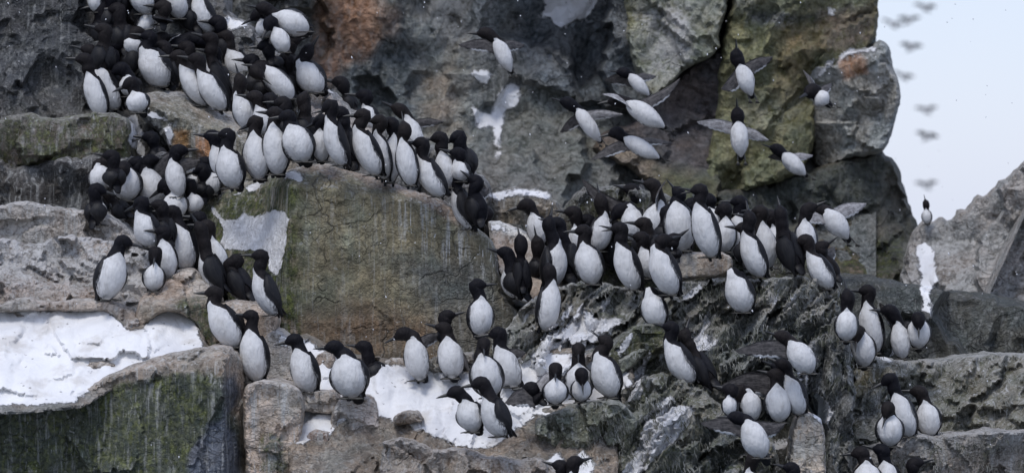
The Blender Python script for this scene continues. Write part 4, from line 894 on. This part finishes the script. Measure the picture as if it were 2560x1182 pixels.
for bx, by, nx, ny_, hx, hy_, ang, f, lab in [
    (250, 250, 246, 176, 242, 146, 170, 165, 'black backed bird at the left edge, behind the tall grey front'),
    (318, 214, 312, 146, 308, 116, 165, 150, 'black backed bird just left of the large upright bird'),
    (276, 84, 276, 14, 272, -18, 175, 165, 'black backed bird second from the left at the top edge'),
    (342, 76, 338, 6, 334, -24, 20, -150, 'black backed bird below the top edge, third dark back from the left'),
    (394, 190, 400, 128, 402, 98, 20, 172, 'black back wedged behind the right shoulder of the large upright bird'),
    (480, 214, 474, 150, 470, 120, 168, 160, 'dark bird standing just left of the leaning pair'),
    (546, 220, 540, 160, 536, 132, 165, 150, 'dark bird between the leaning pair and the white throated bird'),
    (640, 240, 636, 180, 632, 152, 172, 140, 'dark bird left of the preening cream bellied one'),
    (664, 250, 660, 196, 656, 168, 168, 165, 'dark back below the preening cream bellied bird'),
    (490, 78, 470, 10, 462, -20, 170, 160, 'dark back at the top edge between the two leaning white fronts'),
    (700, 262, 700, 206, 698, 178, 165, 168, 'dark back between the preening bird and the stout white one')]:
    bird(lab, (bx, by), (nx, ny_), (hx, hy_), ang, f=f, w=56, o=.02, **U)
# behind and along the crest of the big boulder
K2 = dict(g='BK')
bird('tall necked bird left of the crest group, standing on the tan slab', (628, 326), (594, 240), (601, 206), 105, f=18, w=54, g='BK', o=-.2)
bird('bird with round white belly above the first of the front row', (672, 336), (648, 268), (640, 244), 168, f=25, w=54, o=-.05, **K2)
bird('dark backed bird in the rear row, left of the pair of black heads', (700, 340), (684, 284), (678, 250), 170, f=170, w=56, o=-.05, **K2)
bird('dark backed bird in the rear row with head turned left', (728, 352), (714, 292), (710, 258), 172, f=165, w=56, o=.0, **K2)
bird('rear row bird with a long straight black neck, head bent down', (770, 360), (762, 286), (759, 246), 250, bz=.3, f=155, w=60, o=-.05, **K2)
bird('dark backed rear row bird right of the one pointing its bill down', (882, 420), (862, 320), (855, 284), 150, f=172, w=56, o=.10, **K2)
F = dict(g='BR')
bird('leftmost of two look alike birds at the left end of the crest, half hidden', (566, 440), (540, 366), (534, 342), 168, f=35, w=54, o=-.1, **F)
bird('full white fronted bird at the left end of the crest row, bill to the left', (588, 468), (566, 372), (571, 338), 170, f=22, w=68, o=.12, **F)
bird('third bird from the left in the crest row, black nape hiding its bill', (648, 446), (636, 336), (641, 304), 200, bz=-.3, f=8, w=66, o=.05, **F)
bird('fourth bird from the left in the crest row, plump white front', (694, 434), (684, 314), (690, 284), 170, bz=-.2, f=4, w=64, o=.1, **F)
bird('fifth bird from the left in the crest row, broad leaning belly', (764, 402), (726, 316), (722, 292), 180, bz=.1, f=2, w=74, o=.16, **F)
bird('small slim bird in the crest row with hood cut straight across its breast', (806, 402), (799, 326), (806, 300), 200, bz=-.3, f=-6, w=48, o=.05, **F)
bird('slim upright crest bird with bill pointing down left and scruffy flank', (860, 412), (826, 296), (828, 264), 206, f=50, w=56, o=.20, op=True, **F)
bird('crest row bird with bill held level to the left and black wing edge', (944, 436), (895, 322), (910, 288), 178, f=34, w=60, o=.14, **F)
bird('narrow white bird tucked behind its right neighbour in the crest row', (962, 446), (942, 334), (952, 304), 170, f=14, w=48, o=.02, **F)
bird('slender upright crest bird, second from the right of the four packed together', (974, 456), (984, 340), (980, 310), 160, bz=-.2, f=-5, w=46, o=.16, **F)
bird('slender upright crest bird, rightmost of the four packed together', (1028, 462), (1006, 352), (1012, 326), 100, bz=-.3, f=8, w=50, o=.2, **F)
bird('leaning crest bird with a big black wing, on the drop of the crest', (1106, 490), (1054, 394), (1056, 360), 170, f=48, w=58, o=.14, **F)
bird('white fronted bird behind the leaning one at the drop of the crest', (1122, 468), (1104, 382), (1102, 346), 178, f=5, w=52, o=-.06, **F)
bird('black backed bird at the crest\'s right end, white patch on nape', (1164, 440), (1150, 368), (1148, 342), 200, f=160, w=66, o=-.15, **F)
bird('bird at the right end of the crest, dark head over a white chest', (1160, 452), (1142, 404), (1148, 386), 160, f=20, w=46, o=-.02, **F)
bird('grey streaked bird sliding down the right end of the boulder', (1180, 572), (1142, 464), (1148, 434), 170, f=100, w=52, o=.1, **F)
bird('black bird with back to us at the right foot of the crest', (1200, 560), (1184, 480), (1192, 456), 140, f=172, w=52, o=.05, wr=(1222, 470, .05, 24, 'd'), **F)
bird('dark bird peering over the right shoulder of the boulder', (1240, 600), (1220, 552), (1214, 534), 160, f=160, w=34, o=-.25, **F)
# middle left crowd
m_ = dict(g='ML')
bird('pale pointed body leaning at the left, behind the bird facing us', (326, 414), (286, 378), (296, 362), 20, f=0, w=46, o=-.2, **m_)
bird('bird cut by the left edge of the middle crowd, bright white side', (256, 476), (246, 414), (268, 406), 350, f=-10, w=62, o=0, **m_)
bird('bird facing us with its head bowed onto a broad white chest, middle left', (320, 500), (310, 420), (308, 424), 265, bz=.55, f=0, w=74, hy=.10, o=.1, **m_)
bird('grey white bird right of the bowed one, under a raised dark wing', (392, 512), (366, 424), (372, 404), 20, f=-5, w=66, o=.0, wr=(470, 378, -.05, 34, 'd', (0, 0, .12)), **m_)
bird('greyish bird standing behind, between the raised wing and a black head', (450, 490), (432, 402), (444, 378), 10, f=15, w=50, o=-.15, wr=(500, 400, 0, 30, 'd'), **m_)
bird('black naped bird with white chest below, middle left', (444, 546), (430, 484), (418, 462), 210, bz=-.4, f=-10, w=64, o=.3, k=1.15, **m_)
bird('black headed bird with a thin white neck edge, left of the twin black backs', (490, 530), (478, 488), (474, 462), 200, bz=-.4, f=-15, w=48, o=.2, **m_)
bird('bird at the foot of the tan slab, back to us, white sliver on its side', (508, 500), (512, 452), (508, 424), 190, f=165, w=46, o=.1, **m_)
bird('grey flanked bird left of the crest row, dark head bent', (536, 484), (522, 430), (514, 408), 200, f=20, w=52, o=.05, **m_)
bird('grey brown bird with head down, above the twin black backs', (490, 470), (482, 430), (484, 414), 250, f=10, w=40, o=-.1, **m_)
bird('grey bird lying at the left edge with back arched', (240, 520), (266, 494), (262, 482), 300, f=150, w=44, o=.3, **m_)
bird('grey crouching bird beside the arched one at the left edge', (318, 544), (282, 506), (270, 500), 190, f=130, w=46, o=.3, **m_)
bird('hunched bird on the brown rock with a pale back, left edge', (310, 412), (296, 384), (299, 366), 100, f=175, w=38, o=-.25, **m_)
bird('dark backed bird above the middle left crowd', (400, 420), (386, 366), (380, 345), 170, f=172, w=46, o=-.2, **m_)
for bx, by, nx, ny_, hx, hy_, ang, f, lab in [
    (356, 500, 348, 436, 346, 408, 170, 160, 'dark back between the bowed bird and its grey neighbour'),
    (404, 560, 398, 500, 394, 474, 172, 165, 'dark back left of the black naped bird with white chest'),
    (240, 560, 238, 500, 240, 474, 350, -150, 'dark back at the left edge under the middle crowd'),
    (470, 560, 462, 512, 458, 488, 168, 165, 'dark back just above the moss at the foot of the middle crowd'),
    (286, 470, 284, 418, 282, 392, 165, 150, 'dark back between the left edge bird and the bowed bird')]:
    bird(lab, (bx, by), (nx, ny_), (hx, hy_), ang, f=f, w=54, o=.0, **m_)
# left group
l_ = dict(g='L')
bird('upright white fronted bird left of the black headed trio, dark right side', (386, 616), (352, 532), (356, 506), 200, bz=-.3, f=34, w=64, o=.1, **l_)
bird('black backed bird between the two upright white fronts on the left', (420, 612), (408, 540), (402, 516), 160, f=150, w=52, o=.0, **l_)
bird('tall bird on the tan boulder with a white cheek and bill to the left', (470, 672), (444, 562), (434, 530), 172, f=22, w=72, o=.25, **l_)
bird('white body half hidden behind the tall bird on the tan boulder', (424, 692), (406, 602), (412, 580), 170, f=-5, w=52, o=.08, **l_)
bird('bird looking straight at us from behind the tan boulder', (382, 726), (388, 662), (388, 630), 268, bz=.8, f=0, w=52, o=.05, **l_)
bird('lone bird at the left edge looking right, white front', (262, 746), (292, 634), (306, 604), 350, f=-28, w=74, o=.25, **l_)
bird('long necked black backed bird right of the tall bird, preening white wing edge', (552, 730), (514, 628), (502, 574), 120, f=105, w=62, o=.12, **l_)
bird('white edged bird just behind the long necked black back', (556, 690), (528, 600), (520, 566), 170, f=-30, w=46, o=-.1, **l_)
bird('dark bird with neck arched down over its neighbour', (620, 748), (572, 662), (594, 650), 262, bz=.2, f=140, w=60, o=.05, **l_)
bird('tall bird with white breast, black neck and trailing wing against the boulder', (690, 786), (648, 676), (654, 640), 172, f=72, w=62, o=.25, **l_)
bird('black crested bird by the moss left of the snow face', (520, 610), (500, 560), (500, 545), 170, f=165, w=44, o=-.15, **l_)
a_ = dict(g='LL')
bird('stout bird with long bill to the left above the lower left block', (592, 864), (534, 762), (538, 732), 176, f=28, w=72, o=.1, k=1.05, **a_)
bird('black necked bird pointing its bill down right, behind the stout one', (600, 884), (582, 838), (590, 798), 318, f=165, w=48, o=-.05, **a_)
bird('upright bird with slim brown head on the left of the streaked block', (642, 950), (628, 828), (630, 790), 168, f=16, w=72, o=.15, k=.92, **a_)
bird('bird with sharp bill to the left standing on a short flat stone', (778, 978), (748, 872), (738, 850), 188, f=28, w=68, o=.15, **a_)
bird('wide double breasted bird looking left over the snow', (886, 990), (862, 890), (838, 868), 178, f=12, w=88, o=.15, k=1.05, **a_)
bird('dark blurred bird behind the wide one, tail fanned to the right', (952, 952), (924, 906), (912, 868), 168, f=112, w=58, o=-.15, tail=1.8, **a_)
# lower middle on the snow
n_ = dict(g='LM')
bird('bird walking on the snow with a dark wing half raised, head low to the left', (1052, 948), (1034, 842), (1010, 834), 200, f=24, w=62, o=.1, wr=(1104, 832, .05, 24, 'd'), **n_)
bird('white bird with black wing tips like fingers, right of the walking one', (1132, 942), (1120, 846), (1112, 822), 160, f=8, w=68, o=.0, wr=(1172, 926, -.05, 20, 'd', (.1, 0, .1)), wl=(1090, 908, .0, 22, 'd'), **n_)
bird('dark bird sitting against the base of the boulder', (1112, 860), (1112, 818), (1114, 792), 20, f=172, w=38, o=.0, **n_)
bird('bird standing before the boulder base, bill to the right', (1202, 836), (1200, 746), (1190, 714), 10, f=-14, w=62, o=.1, **n_)
bird('bird facing us with a pyramid shaped white front, lower middle', (1228, 990), (1204, 890), (1210, 858), 268, bz=.85, f=0, w=76, o=.35, **n_)
bird('bird with long bill to the left, behind the pyramid fronted one', (1290, 964), (1250, 868), (1248, 834), 182, f=26, w=66, o=.1, wr=(1314, 880, .05, 24, 'd'), k=1.05, **n_)
bird('bird bending forward with white cheek, bottom middle', (1262, 1088), (1222, 988), (1204, 958), 185, f=70, w=70, o=.55, k=1.05, **n_)
bird('low black backed bird left of the one bending forward', (1188, 1076), (1164, 1000), (1142, 980), 190, f=20, w=66, o=.45, **n_)
bird('upright bird looking at us beside the grey blurred wing', (1388, 1008), (1388, 948), (1389, 920), 268, bz=.85, f=0, w=58, o=.45, **n_)
bird('bird flapping a grey wing across the snow, body hidden low', (1352, 1006), (1332, 986), (1330, 970), 180, f=160, w=44, o=.35, wl=(1262, 1006, -.1, 40, 'd', (0, 0, .12)), wr=(1388, 920, .1, 30, 'p'), **n_)
bird('straight necked bird with head held up, right of centre on the snow', (1448, 992), (1446, 912), (1446, 872), 268, bz=.85, f=0, w=68, o=.2, **n_)
bird('bird with black head bowed in front of the straight necked one', (1452, 1002), (1455, 944), (1454, 936), 275, bz=.5, f=0, w=48, hy=.09, o=.38, **n_)
bird('white bird with beak raised and a spiky tail, right on the snow', (1530, 990), (1498, 888), (1516, 856), 140, f=18, w=70, o=.25, tail=1.5, op=True, **n_)
bird('slim bird leaning back on the rocks below the crowd, neck straight', (1362, 824), (1378, 706), (1374, 680), 100, bz=-.2, f=-26, w=58, o=.1, **n_)
bird('black head left of its twin at the bottom edge, middle', (1412, 1262), (1406, 1192), (1404, 1166), 160, bz=-.2, f=-10, w=56, o=.6, **n_)
bird('black head right of its twin at the bottom edge, middle', (1440, 1258), (1430, 1184), (1434, 1156), 20, bz=-.2, f=10, w=56, o=.7, **n_)
# right hand crowd
c_ = dict(g='RC')
bird('leftmost bird of the right hand crowd, long neck and bill stretched left', (1352, 612), (1334, 534), (1318, 513), 190, f=24, w=50, g='RK', o=.0)
bird('dark bird only showing its neck above the tan slab', (1306, 730), (1302, 640), (1302, 608), 100, bz=-.3, f=170, w=40, g='RK', o=.3)
bird('black backed white sided bird low at the right hand crowd\'s left end', (1302, 744), (1280, 664), (1266, 634), 160, f=128, w=74, o=.15, **c_)
bird('bird with black back to the left and slim white front to the right', (1376, 716), (1386, 606), (1372, 562), 80, bz=-.2, f=-62, w=66, o=.2, **c_)
bird('large all black back behind the slim fronted bird', (1422, 700), (1406, 600), (1396, 560), 160, f=170, w=70, o=.05, **c_)
bird('rear bird with head arched to the left above a white spot', (1444, 628), (1442, 566), (1436, 532), 168, f=30, w=42, g='RK', o=.05)
bird('broad white fronted bird with its bill pointing left at its neighbour', (1484, 708), (1460, 612), (1462, 578), 176, f=8, w=68, o=.25, **c_)
bird('tall slim bird with a long vertical black neck in the right hand crowd', (1492, 626), (1510, 538), (1502, 506), 100, bz=-.2, f=-14, w=54, g='RK', o=.1)
bird('dark bird peeking between the long necked bird and its left neighbour', (1474, 620), (1474, 580), (1470, 552), 172, f=150, w=46, g='RK', o=.0)
bird('bird with swept back head and rounded white breast, wing raised behind', (1590, 602), (1574, 518), (1548, 528), 225, f=-5, w=60, o=.05, g='RK', wl=(1456, 446, .1, 34, 'd', (0, 0, -.08)))
bird('ragged flanked bird with open bill to the left, front of the right hand crowd', (1590, 722), (1552, 610), (1552, 572), 174, f=38, w=62, o=.3, op=True, **c_)
bird('narrow white bird pressed between the ragged flanked one and its neighbour', (1630, 694), (1606, 622), (1606, 596), 160, f=8, w=48, o=.12, **c_)
bird('smooth white fronted bird with a leaf shaped black wing, near the tan slab', (1684, 734), (1640, 622), (1656, 602), 20, bz=-.3, f=28, w=68, o=.3, **c_)
bird('small dark head just left of the tan slab', (1690, 650), (1684, 622), (1680, 602), 40, f=160, w=32, g='RK', o=.25)
bird('bird holding one wing straight up at the back of the right hand crowd', (1606, 560), (1592, 510), (1582, 476), 160, f=160, w=46, g='RK', o=-.1, wr=(1606, 446, .1, 22, 'd'))
bird('bird with brown wing flung up and grey white belly', (1622, 600), (1650, 508), (1634, 464), 160, f=-6, w=66, g='RK', o=.1, wl=(1664, 452, -.1, 40, 'd', (-.15, 0, 0)))
bird('large black back between the brown winged bird and the ragged one', (1622, 640), (1618, 580), (1612, 560), 170, f=172, w=70, o=.0, **c_)
bird('plump bird on the tan slab with bill raised to the left', (1710, 624), (1692, 508), (1698, 486), 128, f=10, w=74, o=.12, **c_)
bird('tallest bird on the tan slab with open bill and black wing on the right', (1782, 640), (1748, 512), (1752, 476), 176, f=28, w=64, o=.25, op=True, **c_)
bird('bird hidden behind the tallest one, only white breast and wing edge seen', (1792, 580), (1776, 520), (1772, 500), 150, f=20, w=44, g='RK', o=.1)
bird('dark bird peeking between the two on the tan slab', (1736, 570), (1730, 530), (1726, 512), 20, f=160, w=40, g='RK', o=.1)
bird('white fronted bird behind the tan slab, black head bent', (1812, 628), (1814, 546), (1812, 522), 200, bz=-.2, f=0, w=52, g='RK', o=.15)
bird('bird with level bill to the left and diamond shaped white chest', (1836, 636), (1846, 540), (1852, 506), 172, f=6, w=60, o=.1, g='RK')
bird('leaning bird with black back right of the tan slab, head turned away', (1904, 690), (1866, 584), (1874, 548), 100, bz=-.3, f=36, w=58, o=.25, **c_)
bird('bird with two white stripes on its chest and a broad black hood', (1920, 668), (1902, 560), (1904, 530), 170, bz=-.3, f=-20, w=54, o=.05, **c_)
bird('white breasted bird peeking right of the striped one', (1946, 640), (1934, 566), (1926, 540), 170, f=12, w=40, g='RK', o=.1)
bird('all black bird seen from behind at the right end of the ledge', (1992, 680), (1956, 574), (1952, 536), 100, bz=-.3, f=150, w=62, o=.15, **c_)
bird('bird with white egg shaped chest at the right end of the ledge', (2018, 640), (2010, 552), (2020, 524), 30, f=-6, w=52, o=-.05, **c_)
bird('leaning bird with bill to the left at the right end of the ledge, front', (2076, 720), (2026, 634), (2016, 602), 180, f=34, w=54, o=.2, **c_)
bird('dark bird behind the leaning one at the right end, wings half open', (2092, 700), (2058, 640), (2050, 622), 40, f=160, w=46, o=.0, wr=(2086, 616, .1, 24, 'd'), **c_)
bird('headless looking preening bird on the pale rubble below the tan slab', (1866, 778), (1832, 686), (1846, 694), 10, bz=-.7, f=24, w=68, hy=-.10, o=.15, **c_)
bird('headless looking preening bird above the snow gully, right of centre', (1648, 816), (1624, 732), (1640, 742), 10, bz=-.7, f=14, w=60, hy=-.10, o=.15, **c_)
for bx, by, nx, ny_, hx, hy_, ang, f, lab in [
    (1540, 668, 1534, 592, 1530, 562, 170, 165, 'black back between the broad fronted and the ragged flanked bird'),
    (1660, 620, 1664, 556, 1668, 530, 20, 165, 'black back filling the gap left of the plump bird'),
    (1860, 660, 1868, 600, 1864, 572, 168, 160, 'black back right behind the tan slab edge'),
    (1890, 640, 1888, 572, 1884, 544, 165, 150, 'black back left of the bird with two white chest stripes'),
    (1352, 700, 1346, 640, 1344, 612, 100, 168, 'black back just left of the slim fronted bird')]:
    bird(lab, (bx, by), (nx, ny_), (hx, hy_), ang, f=f, w=54, o=-.05, g='RK')
# lower right
q_ = dict(g='RL')
bird('leaning bird with long black back and white tail spot, lower right', (1730, 954), (1674, 854), (1680, 820), 162, f=42, w=64, o=.2, tail=1.4, **q_)
bird('black bird behind the leaning one, back humped and head up', (1780, 966), (1728, 876), (1712, 842), 80, bz=-.3, f=140, w=58, o=.0, tail=1.3, **q_)
bird('landing bird with one reddish wing stretched left over the dark rock', (2026, 930), (1976, 856), (1958, 842), 160, f=5, w=64, o=.5, wl=(1838, 876, -.1, 36, 'd', (0, 0, .05)), wr=(2050, 900, .1, 30, 'd'), feet=True, **q_)
bird('dark bird with a big grey wing spread to the left, lower right', (1950, 1010), (1944, 950), (1950, 922), 150, f=170, w=50, o=.1, wl=(1796, 966, -.05, 46, 'd', (0, 0, .1)), **q_)
bird('egg shaped white bird in the lower right foursome, front centre', (1948, 1052), (1942, 964), (1942, 938), 160, bz=-.3, f=2, w=64, o=.3, **q_)
bird('leaning white bird right of the egg shaped one, black right edge', (2002, 1034), (1970, 940), (1960, 914), 150, bz=-.2, f=24, w=56, o=.2, **q_)
bird('white bird in the lower right foursome with its black head turned left', (1882, 1050), (1870, 978), (1850, 978), 262, bz=.3, f=-6, w=54, o=.25, **q_)
bird('small white bird at the left end of the lower right foursome', (1826, 1038), (1822, 990), (1830, 976), 160, bz=-.3, f=0, w=36, o=.2, **q_)
bird('landing bird at the bottom right with both wings out and tail fanned', (1908, 1140), (1866, 1052), (1842, 1044), 172, f=4, w=66, o=.9, wl=(1752, 1056, -.05, 34, 'd'), wr=(1962, 1058, .1, 34, 'd', (0, 0, -.05)), tail=1.5, **q_)
bird('round white back cut by the bottom edge below the landing bird', (1880, 1250), (1872, 1176), (1884, 1146), 20, bz=-.4, f=5, w=50, o=.5, **q_)
bird('black head at the bottom edge right of the landing bird', (1990, 1250), (1982, 1196), (1982, 1172), 160, f=165, w=38, o=.5, **q_)
# right slope cluster
r_ = dict(g='RR')
bird('pale front bird at the left of the right edge cluster, dark narrow head', (2116, 850), (2117, 776), (2120, 744), 100, bz=-.2, f=4, w=54, o=.1, **r_)
bird('tall bird with bill to the left in the right edge cluster', (2188, 880), (2168, 760), (2172, 728), 172, f=16, w=58, o=.05, **r_)
bird('bird with its black head drooping onto its chest, front of the right edge cluster', (2162, 914), (2148, 828), (2142, 830), 262, bz=.5, f=-4, w=60, hy=.08, o=.3, **r_)
bird('bird with dark wing thrown out in the right edge cluster', (2258, 894), (2246, 806), (2226, 778), 170, f=18, w=48, o=.1, wr=(2294, 812, .1, 32, 'd'), wl=(2200, 756, .1, 26, 'd'), **r_)
bird('bird facing us with bowed head at the right edge cluster', (2298, 868), (2294, 794), (2296, 798), 268, bz=.55, f=0, w=56, hy=.09, o=.1, **r_)
b_ = dict(g='RB')
bird('bird with streaked throat at the lower right, above the hooded one', (2276, 1088), (2240, 984), (2226, 948), 200, bz=.2, f=14, w=60, o=.1, **b_)
bird('hooded bird with head sunk, heart shaped white front, bottom right', (2224, 1112), (2222, 1034), (2220, 1020), 250, bz=.4, f=0, w=64, hy=.05, o=.3, **b_)
bird('white bird cut by the right edge of the picture, bottom right', (2326, 1088), (2312, 1006), (2300, 980), 170, bz=-.2, f=6, w=60, o=.15, **b_)
bird('rounded white shoulders at the bottom edge, left of a twin', (2170, 1240), (2164, 1156), (2154, 1132), 180, bz=-.1, f=0, w=70, o=.4, **b_)
bird('rounded white shoulders at the bottom edge, right one of the twins', (2228, 1240), (2212, 1154), (2206, 1126), 160, bz=-.1, f=12, w=60, o=.3, **b_)
bird('small white back at the bottom edge near the right', (2284, 1240), (2278, 1184), (2284, 1160), 20, f=160, w=36, o=.3, **b_)
bird('distant bird on the pale ridge at the right edge', (2318, 560), (2316, 524), (2315, 510), 100, bz=-.2, f=15, w=24, k=.5, g='RR', abs_y=4.1)
# in the air
FL = dict(grp='guillemots in flight before the cliff', fly=True, feet=True)
bird('flying bird highest left of centre, white wing edges swept to the left', (1274, 174), (1240, 100), (1216, 84), 175, f=6, w=44, abs_y=2.4, k=.95, wl=(1146, 112, -.1, 26, 'd'), wr=(1312, 112, .2, 24, 'd'), **FL)
bird('flying bird left of the tight trio, belly to us, wing crossing to the right', (1496, 348), (1444, 274), (1420, 258), 160, f=4, w=42, abs_y=2.2, k=.9, wl=(1400, 330, .1, 22, 'd'), wr=(1556, 286, -.1, 20, 'p'), **FL)
bird('flying bird in the middle of the tight trio, wings raised in a wide V', (1652, 314), (1568, 258), (1542, 252), 185, f=0, w=54, abs_y=1.9, k=.95, wl=(1506, 236, -.1, 26, 'p', (0, 0, .1)), wr=(1700, 196, .2, 24, 'd', (0, 0, -.06)), **FL)
bird('pale flying bird above the wide V of its neighbour', (1618, 236), (1574, 188), (1560, 182), 170, f=0, w=36, abs_y=2.9, k=.8, wl=(1512, 198, .1, 26, 'd'), wr=(1640, 190, .2, 20, 'd'), **FL)
bird('flying bird at the bottom of the tight trio, feet dangling', (1640, 392), (1562, 346), (1542, 332), 190, f=0, w=46, abs_y=2.0, k=.9, wl=(1478, 398, -.1, 24, 'd'), wr=(1680, 356, .2, 22, 'd'), **FL)
bird('upright flying bird near the dark crack, head tilted back', (1876, 234), (1850, 164), (1842, 144), 95, bz=.3, f=4, w=48, abs_y=2.2, k=1.0, wl=(1802, 222, -.1, 30, 'd', (0, 0, -.08)), wr=(1932, 142, .1, 26, 'd'), **FL)
bird('upright flying bird with wings spread level, lower of the two on the olive slab', (1852, 386), (1845, 306), (1844, 290), 95, bz=.4, f=0, w=50, abs_y=2.0, k=1.0, wl=(1742, 304, -.1, 24, 'p'), wr=(1922, 350, .05, 22, 'p'), **FL)
bird('bird diving towards us with wings up like horns, by the orange lichen', (2068, 258), (2040, 238), (2032, 228), 200, bz=.7, f=-10, w=48, abs_y=2.6, k=1.15, wl=(2008, 176, .15, 16, 'd'), wr=(2078, 208, .2, 18, 'd'), **FL)
bird('faint white flying bird under the grey block, wings swept up right', (2008, 434), (1958, 386), (1944, 374), 160, f=0, w=46, abs_y=2.6, k=.85, wl=(1920, 392, .2, 22, 'd'), wr=(2032, 388, .1, 18, 'p'), **FL)
bird('blurred white flying bird above the right end of the ledge', (2114, 592), (2064, 528), (2046, 524), 180, f=0, w=58, abs_y=1.2, k=.95, wl=(2000, 548, -.1, 26, 'p'), wr=(2166, 508, .2, 30, 'p'), **FL)
# far off over the sea
for i, (x, y, t, lab) in enumerate([
    (2313, 20, 1, 'tiny distant bird in the sky, topmost at the right'), (2273, 51, 0, 'tiny distant bird in the sky, right one of the pair near the top'),
    (2232, 61, 1, 'tiny distant bird in the sky, left one of the pair near the top'), (2279, 118, 0, 'tiny distant bird gliding alone below the pair in the sky'),
    (2258, 191, 1, 'tiny distant bird nearest the grey block in the sky'), (2315, 276, 1, 'tiny distant bird in the sky, upper of the two halfway down'),
    (2319, 341, 0, 'tiny distant bird in the sky, lower of the two halfway down'), (2315, 463, 1, 'tiny distant bird in the sky, lowest, above the pale ridge')]):
    random.seed(i + 50); Yd = 105 + 6 * (i % 3); kk = S * (D + Yd) / D; dx = random.uniform(-3, 3); sw = 1 if t else -1
    q = lambda ax_, ay_: (x + ax_, y + ay_)
    def P2(px, py, dy=0): return P(px, py, Yd + dy)
    Bp, Np, Hp = P2(x + 6 * sw, y + 7), P2(x - 3 * sw, y - 2), P2(x - 7 * sw, y - 5)
    guillemot(lab, Bp, Np, Hp, (-.2, -1, -.5), Vector((-sw, -.1, .3)).normalized(), .17, .05, group='distant birds over the sea', flying=True,
              wings=((P2(x + 30, y - 4 + 6 * dx / 3, .2), .13, M_wing, Vector((0, 0, .1))), (P2(x - 30, y - 8 - dx, -.2), .13, M_wing, Vector((0, 0, .12)))))
